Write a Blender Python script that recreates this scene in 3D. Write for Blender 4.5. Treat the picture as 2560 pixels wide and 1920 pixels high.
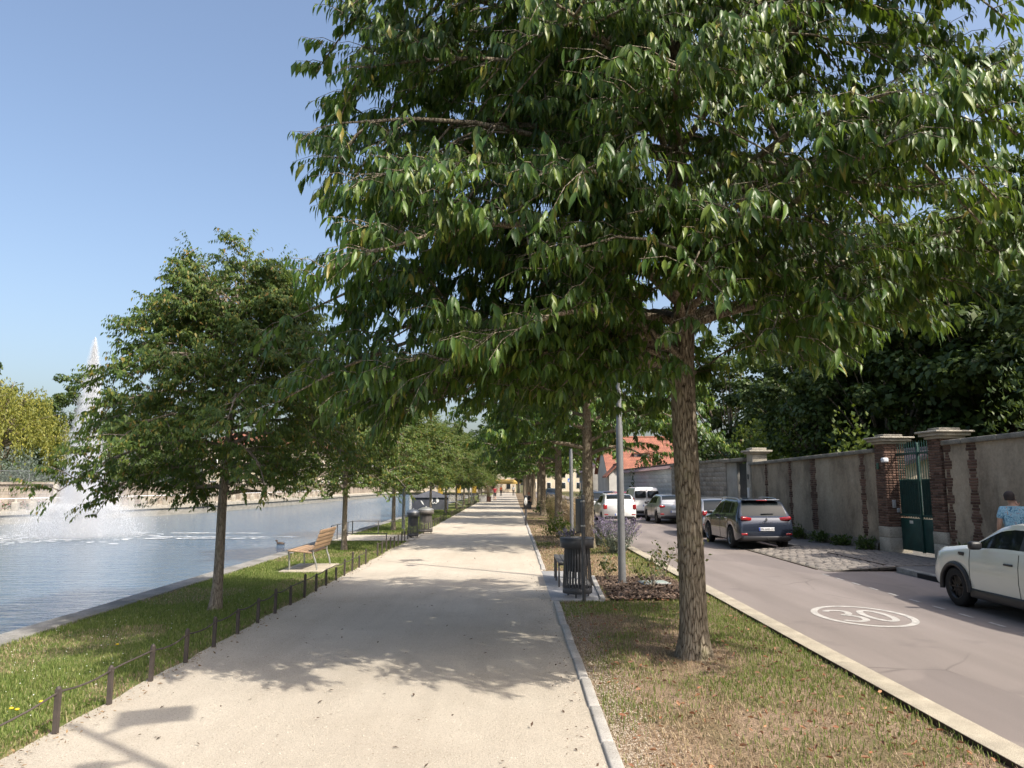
import bpy, bmesh, math, random
import numpy as np
from mathutils import Vector, Matrix, noise as mnoise

for o in list(bpy.data.objects): bpy.data.objects.remove(o)
sc = bpy.context.scene
COL = sc.collection
R = math.radians

# ------------------------------------------------------------------ camera
cam_data = bpy.data.cameras.new('camera'); cam = bpy.data.objects.new('camera', cam_data); COL.objects.link(cam)
cam.location = (0, 0, 2.0)
cam.rotation_euler = (R(90) + math.atan(250 / 1820), 0, 0)
cam_data.sensor_width = 36; cam_data.lens = 36 * 1820 / 2560
cam_data.clip_start = .1; cam_data.clip_end = 3000
sc.camera = cam
# ------------------------------------------------------------------ sky and sun
SUN_EL = R(48); SUN_H = (.79, -.613)          # towards the sun, on the ground plane
w = bpy.data.worlds.new('World'); sc.world = w; w.use_nodes = True
nt = w.node_tree; bg = nt.nodes['Background']
sky = nt.nodes.new('ShaderNodeTexSky'); sky.sky_type = 'NISHITA'; sky.sun_disc = False
sky.sun_elevation = SUN_EL; sky.sun_rotation = math.atan2(SUN_H[0], SUN_H[1])
sky.air_density = 1.05; sky.dust_density = 5.0; sky.ozone_density = 1.3; sky.altitude = 50
nt.links.new(sky.outputs[0], bg.inputs[0]); bg.inputs[1].default_value = .15
sd = bpy.data.lights.new('sun', 'SUN'); sd.energy = 3.7; sd.angle = R(.55); sd.color = (1, .93, .82)
so = bpy.data.objects.new('sun', sd); COL.objects.link(so)
so.rotation_euler = Vector((-SUN_H[0] * math.cos(SUN_EL), -SUN_H[1] * math.cos(SUN_EL), -math.sin(SUN_EL))).to_track_quat('-Z', 'Y').to_euler()
vs = sc.view_settings; vs.view_transform = 'Standard'; vs.look = 'None'; vs.gamma = 1; vs.use_curve_mapping = False
vs.exposure = .74
cy = sc.cycles; cy.max_bounces = 7; cy.diffuse_bounces = 4; cy.glossy_bounces = 3; cy.transmission_bounces = 4
cy.transparent_max_bounces = 8; cy.caustics_reflective = False; cy.caustics_refractive = False
cy.use_denoising = True; cy.volume_bounces = 2; cy.sample_clamp_indirect = 6

rnd = random.Random(7)
# ------------------------------------------------------------------ materials
def nodes_of(name):
    m = bpy.data.materials.new(name); m.use_nodes = True
    t = m.node_tree; return m, t, t.nodes['Principled BSDF'], t.nodes['Material Output']
def coords(t, kind='Object', scale=(1, 1, 1)):
    tc = t.nodes.new('ShaderNodeTexCoord'); mp = t.nodes.new('ShaderNodeMapping')
    mp.inputs['Scale'].default_value = scale
    t.links.new(tc.outputs[kind], mp.inputs[0]); return mp.outputs[0]
def noise_n(t, vec, scale, detail=4, rough=.6, dist=0):
    n = t.nodes.new('ShaderNodeTexNoise'); n.inputs['Scale'].default_value = scale
    n.inputs['Detail'].default_value = detail; n.inputs['Roughness'].default_value = rough
    n.inputs['Distortion'].default_value = dist
    t.links.new(vec, n.inputs['Vector']); return n.outputs['Fac']
def ramp(t, fac, stops):
    r = t.nodes.new('ShaderNodeValToRGB'); e = r.color_ramp.elements
    while len(e) < len(stops): e.new(.5)
    for k, (p, c) in enumerate(stops):
        e[k].position = p; e[k].color = (c[0], c[1], c[2], 1)
    t.links.new(fac, r.inputs[0]); return r.outputs[0]
def mixc(t, fac, a, b, mode='MIX'):
    m = t.nodes.new('ShaderNodeMix'); m.data_type = 'RGBA'; m.blend_type = mode
    if isinstance(fac, (int, float)): m.inputs[0].default_value = fac
    else: t.links.new(fac, m.inputs[0])
    for i, v in ((6, a), (7, b)):
        if isinstance(v, (tuple, list)): m.inputs[i].default_value = (v[0], v[1], v[2], 1)
        else: t.links.new(v, m.inputs[i])
    return m.outputs[2]
def bump_n(t, fac, p, strength, dist=.02):
    b = t.nodes.new('ShaderNodeBump'); b.inputs['Strength'].default_value = strength; b.inputs['Distance'].default_value = dist
    t.links.new(fac, b.inputs['Height']); t.links.new(b.outputs[0], p.inputs['Normal']); return b
def pm(name, c1, c2=None, scale=4, rough=.8, bump=0, bscale=60, bdist=.01, metal=0, spec=.5, stretch=(1, 1, 1), c3=None, fine=None, objrand=0, coat=0, lo=.35, hi=.65):
    m, t, p, o = nodes_of(name)
    p.inputs['Roughness'].default_value = rough; p.inputs['Metallic'].default_value = metal
    p.inputs['Specular IOR Level'].default_value = spec; p.inputs['Coat Weight'].default_value = coat
    v = coords(t, 'Object', stretch)
    c2 = c2 or tuple(x * .8 for x in c1)
    st = [(lo, c1), (hi, c2)] if not c3 else [(lo, c1), ((lo + hi) / 2, c2), (hi, c3)]
    col = ramp(t, noise_n(t, v, scale), st)
    if fine:
        f = noise_n(t, v, fine[0], 2, .7)
        col = mixc(t, fine[1], col, ramp(t, f, [(.3, (.25, .25, .25)), (.7, (1.6, 1.6, 1.6))]), 'MULTIPLY')
    if objrand:
        oi = t.nodes.new('ShaderNodeObjectInfo')
        col = mixc(t, objrand, col, ramp(t, oi.outputs['Random'], [(0, (.45, .42, .42)), (.5, (1, 1, 1)), (1, (1.5, 1.45, 1.4))]), 'MULTIPLY')
    t.links.new(col, p.inputs['Base Color'])
    if bump: bump_n(t, noise_n(t, v, bscale, 5, .65), p, bump, bdist)
    return m
def leaf_mat(name, stops, rough=.42, trans=.3, tcol=(.16, .26, .03), island=True, spec=.5):
    m, t, p, o = nodes_of(name)
    if island:
        g = t.nodes.new('ShaderNodeNewGeometry'); r = g.outputs['Random Per Island']
    else:
        g = t.nodes.new('ShaderNodeObjectInfo'); r = g.outputs['Random']
    c = ramp(t, r, stops)
    t.links.new(c, p.inputs['Base Color']); p.inputs['Roughness'].default_value = rough
    p.inputs['Specular IOR Level'].default_value = spec
    tr = t.nodes.new('ShaderNodeBsdfTranslucent')
    t.links.new(mixc(t, .5, c, tcol), tr.inputs[0])
    ms = t.nodes.new('ShaderNodeMixShader'); ms.inputs[0].default_value = trans
    t.links.new(p.outputs[0], ms.inputs[1]); t.links.new(tr.outputs[0], ms.inputs[2]); t.links.new(ms.outputs[0], o.inputs[0])
    return m
def flat(name, c, rough=.5, metal=0, spec=.5, coat=0):
    m, t, p, o = nodes_of(name); p.inputs['Base Color'].default_value = (*c, 1)
    p.inputs['Roughness'].default_value = rough; p.inputs['Metallic'].default_value = metal
    p.inputs['Specular IOR Level'].default_value = spec; p.inputs['Coat Weight'].default_value = coat
    p.inputs['Coat Roughness'].default_value = .03
    return m

# ------------------------------------------------------------------ object helpers
def tag(o, label=None, cat=None, group=None, kind=None):
    if label: o['label'] = label
    if cat: o['category'] = cat
    if group: o['group'] = group
    if kind: o['kind'] = kind
    return o
def empty(name, loc=(0, 0, 0), rz=0, label=None, cat=None, group=None):
    o = bpy.data.objects.new(name, None); COL.objects.link(o); o.location = loc; o.rotation_euler = (0, 0, rz)
    o.empty_display_size = .2
    return tag(o, label, cat, group)
def link(name, me, m=None, parent=None, loc=None, rot=None, scale=None):
    if m is not None and len(me.materials) == 0: me.materials.append(m)
    o = bpy.data.objects.new(name, me); COL.objects.link(o)
    if parent is not None: o.parent = parent
    if loc is not None: o.location = loc
    if rot is not None: o.rotation_euler = rot
    if scale is not None: o.scale = scale
    return o
def np_mesh(name, V, T, smooth=False):
    V = np.ascontiguousarray(V, dtype=np.float32); T = np.ascontiguousarray(T, dtype=np.int32)
    me = bpy.data.meshes.new(name); k = T.shape[1]; n = len(T)
    me.vertices.add(len(V)); me.vertices.foreach_set('co', V.ravel())
    me.loops.add(n * k); me.loops.foreach_set('vertex_index', T.ravel())
    me.polygons.add(n); me.polygons.foreach_set('loop_start', np.arange(0, n * k, k, dtype=np.int32))
    if smooth: me.polygons.foreach_set('use_smooth', np.ones(n, dtype=bool))
    me.update(calc_edges=True); return me
class MB:
    def __init__(s): s.v = []; s.f = []; s.sm = []
    def add(s, vs_, fs, smooth=False):
        b = len(s.v); s.v += [tuple(x) for x in vs_]
        for f in fs: s.f.append(tuple(i + b for i in f)); s.sm.append(smooth)
        return s
    def box(s, x0, x1, y0, y1, z0, z1):
        return s.add([(x0, y0, z0), (x1, y0, z0), (x1, y1, z0), (x0, y1, z0), (x0, y0, z1), (x1, y0, z1), (x1, y1, z1), (x0, y1, z1)],
                     [(0, 3, 2, 1), (4, 5, 6, 7), (0, 1, 5, 4), (1, 2, 6, 5), (2, 3, 7, 6), (3, 0, 4, 7)])
    def cbox(s, c, d): return s.box(c[0] - d[0] / 2, c[0] + d[0] / 2, c[1] - d[1] / 2, c[1] + d[1] / 2, c[2] - d[2] / 2, c[2] + d[2] / 2)
    def quad(s, *p): return s.add(p, [tuple(range(len(p)))])
    def tube(s, pts, rad, n=8, cap=True, smooth=True):
        pts = [Vector(p) for p in pts]; m = len(pts)
        if isinstance(rad, (int, float)): rad = [rad] * m
        vs_ = []; up = None
        for i, p in enumerate(pts):
            d = (pts[min(i + 1, m - 1)] - pts[max(i - 1, 0)]); d = d.normalized() if d.length > 1e-9 else Vector((0, 0, 1))
            if up is None: up = d.orthogonal().normalized()
            up = (up - d * up.dot(d)); up = up.normalized() if up.length > 1e-6 else d.orthogonal().normalized()
            b = d.cross(up)
            for k in range(n):
                a = 2 * math.pi * k / n; vs_.append(p + (up * math.cos(a) + b * math.sin(a)) * rad[i])
        fs = [(i * n + k, i * n + (k + 1) % n, (i + 1) * n + (k + 1) % n, (i + 1) * n + k) for i in range(m - 1) for k in range(n)]
        s.add(vs_, fs, smooth)
        if cap: s.add(vs_[:n], [tuple(range(n))[::-1]]); s.add(vs_[-n:], [tuple(range(n))])
        return s
    def lathe(s, prof, n=16, c=(0, 0, 0), smooth=True, axis='z'):
        vs_ = []
        for r, z in prof:
            for k in range(n):
                a = 2 * math.pi * k / n
                q = (r * math.cos(a), r * math.sin(a), z) if axis == 'z' else (z, r * math.cos(a), r * math.sin(a))
                vs_.append((q[0] + c[0], q[1] + c[1], q[2] + c[2]))
        m = len(prof)
        return s.add(vs_, [(i * n + k, i * n + (k + 1) % n, (i + 1) * n + (k + 1) % n, (i + 1) * n + k) for i in range(m - 1) for k in range(n)], smooth)
    def ribbon(s, pts, wd, z):
        L = []; Rr = []
        for i, p in enumerate(pts):
            a = pts[max(i - 1, 0)]; b = pts[min(i + 1, len(pts) - 1)]
            dx, dy = b[0] - a[0], b[1] - a[1]; l = math.hypot(dx, dy) or 1
            L.append((p[0] - dy / l * wd / 2, p[1] + dx / l * wd / 2, z)); Rr.append((p[0] + dy / l * wd / 2, p[1] - dx / l * wd / 2, z))
        n = len(pts); return s.add(L + Rr, [(n + i, n + i + 1, i + 1, i) for i in range(n - 1)])
    def mesh(s, name):
        me = bpy.data.meshes.new(name); me.from_pydata(s.v, [], s.f); me.polygons.foreach_set('use_smooth', s.sm); me.update(); return me
    def build(s, name, m, parent=None, loc=None, rot=None): return link(name, s.mesh(name), m, parent, loc, rot)
def rbox_mesh(name, d, bev=.01, seg=2):
    bm = bmesh.new(); bmesh.ops.create_cube(bm, size=1)
    for v in bm.verts: v.co = Vector((v.co.x * d[0], v.co.y * d[1], v.co.z * d[2]))
    if bev: bmesh.ops.bevel(bm, geom=list(bm.edges), offset=bev, segments=seg, affect='EDGES', profile=.5)
    me = bpy.data.meshes.new(name); bm.to_mesh(me); bm.free()
    for p_ in me.polygons: p_.use_smooth = True
    return me
def rbox(name, c, d, m, parent=None, bev=.01, rot=None): return link(name, rbox_mesh(name, d, bev), m, parent, c, rot)
def copy_tree(o, parent=None):
    c = o.copy(); COL.objects.link(c)
    if parent is not None: c.parent = parent
    for ch in list(o.children): copy_tree(ch, c)
    return c
def nz(x, y, z=0): return mnoise.noise(Vector((x, y, z)))

M = {}
# ------------------------------------------------------------------ setting materials
def path_mat():
    m, t, p, o = nodes_of('pale_gravel'); v = coords(t)
    big = ramp(t, noise_n(t, v, .55, 5), [(.3, (.455, .405, .335)), (.7, (.56, .51, .43))])
    fine = ramp(t, noise_n(t, v, 95, 3, .8), [(.32, (.5, .47, .43)), (.45, (1, 1, 1)), (.8, (1.15, 1.14, 1.13))])
    col = mixc(t, .85, big, fine, 'MULTIPLY')
    wv = t.nodes.new('ShaderNodeTexVoronoi'); wv.inputs['Scale'].default_value = 60; t.links.new(v, wv.inputs['Vector'])
    col = mixc(t, .35, col, ramp(t, wv.outputs['Distance'], [(.0, (1.15, 1.14, 1.1)), (.6, (.8, .78, .75))]), 'MULTIPLY')
    trk = ramp(t, noise_n(t, coords(t, 'Object', (3.2, .16, 1)), 1.0, 4, .6), [(.35, (.84, .83, .82)), (.55, (1, 1, 1)), (.75, (1.06, 1.06, 1.06))])
    col = mixc(t, .4, col, trk, 'MULTIPLY')
    spk = ramp(t, noise_n(t, v, 38, 2, .5), [(.66, (1, 1, 1)), (.72, (.62, .58, .54))])
    col = mixc(t, .8, col, spk, 'MULTIPLY')
    t.links.new(col, p.inputs['Base Color']); p.inputs['Roughness'].default_value = .95; p.inputs['Specular IOR Level'].default_value = .2
    bump_n(t, noise_n(t, v, 45, 5, .85), p, .8, .02); return m
M['path'] = path_mat()
def road_mat():
    m, t, p, o = nodes_of('warm_asphalt'); v = coords(t)
    big = ramp(t, noise_n(t, coords(t, 'Object', (1.5, .25, 1)), .8, 5), [(.3, (.20, .172, .157)), (.7, (.245, .212, .196))])
    fine = ramp(t, noise_n(t, v, 130, 2, .8), [(.3, (.6, .6, .6)), (.5, (1, 1, 1)), (.75, (1.35, 1.33, 1.3))])
    col = mixc(t, .8, big, fine, 'MULTIPLY')
    st = ramp(t, noise_n(t, v, 1.3, 3, .5), [(.62, (1, 1, 1)), (.72, (.86, .86, .87))])
    col = mixc(t, 1, col, st, 'MULTIPLY')
    vo = t.nodes.new('ShaderNodeTexVoronoi'); vo.feature = 'DISTANCE_TO_EDGE'; vo.inputs['Scale'].default_value = .33
    t.links.new(mixc(t, .25, v, t.nodes.new('ShaderNodeTexNoise').outputs['Color'], 'ADD'), vo.inputs['Vector'])
    crk = ramp(t, vo.outputs['Distance'], [(.0, (.5, .5, .5)), (.006, (1, 1, 1))])
    msk = ramp(t, noise_n(t, v, .35, 3), [(.5, (0, 0, 0)), (.58, (.8, .8, .8))])
    col = mixc(t, msk, col, mixc(t, 1, col, crk, 'MULTIPLY'))
    ptc = ramp(t, noise_n(t, coords(t, 'Object', (1, .45, 1)), .5, 2, .3), [(.60, (1, 1, 1)), (.61, (.88, .88, .89))])
    col = mixc(t, 1, col, ptc, 'MULTIPLY')
    wt = ramp(t, noise_n(t, coords(t, 'Object', (1.1, .02, 1)), 1.3, 2, .4), [(.4, (.9, .9, .9)), (.6, (1.06, 1.06, 1.06))])
    col = mixc(t, .8, col, wt, 'MULTIPLY')
    t.links.new(col, p.inputs['Base Color']); p.inputs['Roughness'].default_value = .75; p.inputs['Specular IOR Level'].default_value = .3
    bump_n(t, noise_n(t, v, 110, 3, .7), p, .3, .006); return m
M['road'] = road_mat()
M['lawn'] = pm('lawn_soil', (.12, .155, .045), (.17, .175, .07), 1.6, .95, .5, 40, .03, spec=.1, c3=(.28, .23, .13), fine=(60, .7), lo=.4, hi=.72)
M['verge'] = pm('dry_verge_soil', (.28, .205, .145), (.215, .16, .105), 1.3, .95, .6, 45, .03, spec=.1, c3=(.15, .13, .068), fine=(55, .8), lo=.38, hi=.66)
M['soil'] = pm('plain_soil', (.12, .10, .05), (.08, .09, .035), .2, .95, spec=.1)
M['mulch'] = pm('bark_mulch', (.115, .082, .06), (.065, .047, .036), 9, .95, .8, 40, .03, spec=.1)
M['chip'] = pm('bark_chip', (.19, .10, .06), (.09, .05, .035), 20, .9, objrand=0)
M['kerb'] = pm('pale_kerb_concrete', (.44, .42, .39), (.33, .315, .29), 3, .9, .35, 70, .01, spec=.2, fine=(90, .4))
M['band'] = pm('cream_band_concrete', (.47, .42, .33), (.33, .295, .235), 3, .92, .5, 120, .008, spec=.2, fine=(140, .7))
M['quay'] = pm('quay_stone', (.30, .29, .27), (.18, .175, .16), 3, .9, .5, 30, .02, spec=.2, fine=(60, .5))
M['pave'] = pm('pavement_asphalt', (.17, .165, .16), (.12, .118, .115), 2, .9, .3, 90, .01, spec=.2, fine=(120, .5))
M['sett'] = pm('granite_sett', (.235, .21, .185), (.175, .16, .145), 6, .85, .4, 50, .01, objrand=.45, spec=.3)
M['slab'] = pm('pad_concrete', (.36, .36, .36), (.28, .28, .28), 2, .9, .3, 60, .01, spec=.2, fine=(80, .4))
M['rust'] = pm('edging_steel', (.05, .035, .025), (.03, .022, .018), 8, .8, spec=.2)
M['paint'] = pm('road_paint', (.50, .48, .45), (.36, .345, .325), 7, .8, spec=.2, fine=(120, .5))
def water_mat():
    m, t, p, o = nodes_of('pond_water')
    p.inputs['Base Color'].default_value = (.05, .10, .155, 1); p.inputs['Roughness'].default_value = .045; p.inputs['IOR'].default_value = 1.7
    p.inputs['Specular IOR Level'].default_value = .6
    v = coords(t, 'Object', (.7, 2.4, 1)); n1 = noise_n(t, v, 1.5, 3, .55, .4)
    n2 = noise_n(t, coords(t, 'Object', (1, 2.2, 1)), 5.5, 3, .6)
    ad = t.nodes.new('ShaderNodeMath'); ad.operation = 'MULTIPLY_ADD'; ad.inputs[1].default_value = .35
    t.links.new(n2, ad.inputs[0]); t.links.new(n1, ad.inputs[2])
    bump_n(t, ad.outputs[0], p, .45, .14); return m
M['water'] = water_mat()
M['foam'] = flat('white_water', (.86, .88, .90), .5, spec=.3)

# ------------------------------------------------------------------ the ground
WZ = -.32
g = MB()
for (x0, x1, y0, y1) in ((-6.5, 900, -60, 165), (-900, 900, 165, 1200), (-900, 900, -400, -60), (-900, -46, -60, 165)):
    g.quad((x0, y0, -.06), (x1, y0, -.06), (x1, y1, -.06), (x0, y1, -.06))
tag(g.build('ground', M['soil']), kind='structure')
g = MB(); g.quad((-60, -60, WZ), (-6.5, -60, WZ), (-6.5, 170, WZ), (-60, 170, WZ))
water = tag(g.build('water', M['water']), kind='structure')
def sheet(name, x0, x1, y0, y1, z, m, nx=2, ny=2, amp=0, sc_=.7):
    V = []; F = []
    for j in range(ny + 1):
        for i in range(nx + 1):
            x = x0 + (x1 - x0) * i / nx; y = y0 + (y1 - y0) * j / ny
            V.append((x, y, z + amp * nz(x * sc_, y * sc_)))
    for j in range(ny):
        for i in range(nx):
            a = j * (nx + 1) + i; F.append((a, a + 1, a + nx + 2, a + nx + 1))
    b = MB(); b.add(V, F, True); return tag(b.build(name, m), kind='structure')
# wavy border between gravel and lawn
def wob(y): return .07 * nz(1.3, y * .55) + .05 * nz(7.7, y * 1.9) + .02 * nz(3, y * 5)
b = MB(); ys = [-6 + .25 * i for i in range(0, 860)]
V = []; F = []
for y in ys: V += [(-3.72 + wob(y), y, .006), (-1.5, y, .0), (.72, y, .004)]
for i in range(len(ys) - 1):
    a = 3 * i; F += [(a, a + 1, a + 4, a + 3), (a + 1, a + 2, a + 5, a + 4)]
b.add(V, F, True); tag(b.build('gravel_path', M['path']), kind='structure')
lawn = sheet('lawn', -6.42, -3.4, -6, 160, -.012, M['lawn'], 8, 320, .014)
verge = sheet('verge', .70, 3.62, -6, 160, -.016, M['verge'], 8, 320, .016)
road = sheet('road', 3.62, 9.1, -20, 190, 0, M['road'], 4, 20)
sheet('pavement', 8.9, 12.2, -20, 30.5, .118, M['pave'], 3, 20)
sheet('pavement', 8.9, 10.2, 30.5, 110, .118, M['pave'], 3, 20)
# quay edge stones
e = empty('quay_edge'); tag(e, kind='structure')
y = -5.0; k = 0
while y < 120:
    L = rnd.uniform(1.3, 1.9) if y < 40 else 6
    dz = rnd.uniform(-.012, .012)
    rbox('stone', (-6.6 + rnd.uniform(-.012, .012), y + L / 2, -.19 + dz), (.42, L - .015, .44), M['quay'], e, .02); y += L
e = empty('far_quay_edge'); tag(e, kind='structure')
# path kerb, cast in lengths
e = empty('path_kerb'); tag(e, kind='structure')
y = 3.0
while y < 60:
    L = rnd.uniform(.9, 1.1) if y < 24 else 3
    if not (12.9 < y + L / 2 < 17.4):
        rbox('kerb_stone', (.745 + .02 * nz(5, y), y + L / 2, -.045 + rnd.uniform(-.006, .006)), (.105, L - .006, .16), M['kerb'], e, .018, (0, 0, rnd.uniform(-.012, .012)))
    y += L
# cream band beside the road with a steel edge towards the verge
e = empty('road_edge_band'); tag(e, kind='structure')
y = 2.5
while y < 64:
    L = 3.0
    rbox('band_slab', (3.72, y + L / 2, -.055), (.27, L - .008, .17), M['band'], e, .006); y += L
MB().box(3.572, 3.582, 2, 64, -.1, .034).build('steel_edge', M['rust'], e)
# concrete pad of the right-hand bin and bench
e = empty('bench_pad'); tag(e, kind='structure')
rbox('pad_slab', (1.14, 15.1, -.05), (.92, 4.3, .12), M['slab'], e, .008)
rbox('kerb_stone', (1.66, 14.6, -.03), (.09, 3.2, .14), M['kerb'], e, .01, (0, 0, R(-3)))
sheet('mulch_bed', 1.74, 3.4, 13.0, 16.2, .012, M['mulch'], 24, 40, .05, 2.5)
# road paint: 30 in an oval, parking dashes
def ell(cx, cy, a, b_, n=72): return [(cx + a * math.cos(2 * math.pi * i / n), cy + b_ * math.sin(2 * math.pi * i / n)) for i in range(n + 1)]
e = empty('road_marking', label='white painted oval with speed number 30 on the road', cat='road marking')
OX, OY = 5.37, 11.52
MB().ribbon(ell(OX, OY, .66, .86), .1, .005).build('ring', M['paint'], e)
three = [(-.42, .36), (-.36, .44), (-.25, .47), (-.14, .42), (-.11, .28), (-.16, .13), (-.27, .05), (-.15, -.02), (-.09, -.18), (-.12, -.36), (-.24, -.46), (-.36, -.44), (-.44, -.36)]
def smooth_pts(p, n=4):
    out = []
    for i in range(len(p) - 1):
        p0 = p[max(i - 1, 0)]; p1 = p[i]; p2 = p[i + 1]; p3 = p[min(i + 2, len(p) - 1)]
        for k in range(n):
            t_ = k / n
            out.append(tuple(.5 * ((2 * p1[c]) + (-p0[c] + p2[c]) * t_ + (2 * p0[c] - 5 * p1[c] + 4 * p2[c] - p3[c]) * t_ ** 2 + (-p0[c] + 3 * p1[c] - 3 * p2[c] + p3[c]) * t_ ** 3) for c in range(len(p1))))
    return out + [p[-1]]
MB().ribbon([(OX + x, OY + y_) for x, y_ in smooth_pts(three)], .1, .005).build('digit_three', M['paint'], e)
MB().ribbon(ell(OX + .22, OY, .17, .45, 40), .1, .005).build('digit_zero', M['paint'], e)
e = empty('parking_line', label='row of short white dashes along the parking lane', cat='road marking')
y = 9.2
while y < 16.6:
    MB().quad((6.93, y, .005), (6.985, y, .005), (6.985, y + .34, .005), (6.93, y + .34, .005)).build('dash', M['paint'], e); y += .72
# right kerb and cobbled driveway
e = empty('street_kerb'); tag(e, kind='structure')
y = -4.0
while y < 90:
    L = 1.0 if y < 32 else 4
    if not (17.0 < y + L / 2 < 22.8): rbox('kerb_stone', (8.83, y + L / 2, .035), (.16, L - .01, .18), M['quay'], e, .015)
    y += L
MB().box(8.73, 8.80, 15.2, 16.1, .0, .10).build('drain_inlet', flat('drain_black', (.01, .01, .01), .9), e)
drv = empty('driveway'); tag(drv, kind='structure')
MB().add([(7.25, 17.2, .006), (8.75, 17.2, .1), (10.6, 17.2, .125), (10.4, 22.8, .125), (8.75, 22.8, .1), (7.25, 22.8, .006)], [(0, 1, 4, 5), (1, 2, 3, 4)]).build('joint_bed', pm('joint_sand', (.2, .18, .15), (.12, .11, .09), 12, .95), drv)
sett = rbox_mesh('sett', (1, 1, 1), .09, 1); sett.materials.append(M['sett']); n = 0; rest = MB()
rows = []
yy = 17.25
while yy < 22.7:
    xx = 7.27 + (.12 if int(yy * 100) % 2 else 0)
    while xx < 10.35:
        rows.append((xx, yy)); xx += rnd.uniform(.2, .225)
    yy += .145
rows.sort(key=lambda p_: p_[0] + .12 * abs(p_[1] - 19.5))
for xx, yy in rows:
    zz = .012 + (xx - 7.25) / 1.5 * .094 if xx < 8.75 else .106 + (xx - 8.75) * .0135
    if n < 300:
        link('sett', sett, None, drv, (xx + .12, yy + .08, zz - .02 + rnd.uniform(-.006, .006)), (rnd.uniform(-.04, .04), rnd.uniform(-.04, .04) - (.06 if xx < 8.75 else 0), rnd.uniform(-.05, .05)), (.195, .132, .08))
    else: rest.cbox((xx + .12, yy + .08, zz - .02), (.195, .132, .08))
    n += 1
tag(rest.build('setts_by_the_wall', M['sett'], drv), kind='stuff')
MB().box(7.16, 7.215, 17.6, 24.4, -.02, .012).build('gutter_strip', M['rust'], drv)
MB().box(8.72, 8.78, 17.5, 20.6, .09, .125).build('gutter_strip', M['rust'], drv)
# ------------------------------------------------------------------ leaves and trees
UP = np.array((0, 0, 1.))
def unit(a): return a / np.maximum(np.linalg.norm(a, axis=-1, keepdims=True), 1e-9)
# leaf templates: columns along / across / normal, triangles
LT_FINE = (np.array([(0, 0, 0), (.2, .105, .035), (.22, 0, 0), (.2, -.105, .035), (.46, .135, .025), (.5, 0, -.03), (.46, -.135, .025),
                     (.76, .068, -.05), (.78, 0, -.09), (.76, -.068, -.05), (1, 0, -.2)]),
           np.array([(0, 2, 1), (0, 3, 2), (1, 2, 5), (1, 5, 4), (2, 3, 6), (2, 6, 5), (4, 5, 8), (4, 8, 7), (5, 6, 9), (5, 9, 8), (7, 8, 10), (8, 9, 10)]))
LT_MID = (np.array([(0, 0, 0), (.42, .2, .03), (.45, 0, -.02), (.42, -.2, .03), (1, 0, -.14)]), np.array([(0, 2, 1), (0, 3, 2), (1, 2, 4), (2, 3, 4)]))
LT_WIDE = (np.array([(0, 0, 0), (.45, .36, .05), (.5, 0, -.02), (.45, -.36, .05), (1, 0, -.1)]), np.array([(0, 2, 1), (0, 3, 2), (1, 2, 4), (2, 3, 4)]))
LT_TRI = (np.array([(0, .12, 0), (0, -.12, 0), (1, 0, -.1)]), np.array([(0, 1, 2)]))
def leaf_arrays(P, A, N, S, tpl):
    t, f = tpl; A = unit(A); B = unit(np.cross(N, A)); C = np.cross(A, B)
    S = np.asarray(S)[:, None, None]
    V = P[:, None, :] + S * (t[None, :, 0:1] * A[:, None, :] + t[None, :, 1:2] * B[:, None, :] + t[None, :, 2:3] * C[:, None, :])
    F = (np.arange(len(P)) * len(t))[:, None, None] + f[None]
    return V.reshape(-1, 3), F.reshape(-1, 3)
def leaf_mesh(name, P, A, N, S, tpl): return np_mesh(name, *leaf_arrays(P, A, N, S, tpl), smooth=True)
def quad_path(p0, d_h, L, rise, drop, n=7, rng=None, wig=.03):
    """a limb: runs out along d_h, rises then droops"""
    out = []
    side = np.array((-d_h[1], d_h[0], 0)); ph = rng.uniform(0, 6)
    for i in range(n):
        t = i / (n - 1)
        out.append(p0 + d_h * L * t + UP * L * (rise * t - drop * t * t) + side * wig * L * math.sin(ph + 4 * t) * t)
    return np.array(out)
def along(path, t):
    x = t * (len(path) - 1); i = min(int(x), len(path) - 2); f = x - i
    return path[i] * (1 - f) + path[i + 1] * f, unit(path[i + 1] - path[i])
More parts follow.
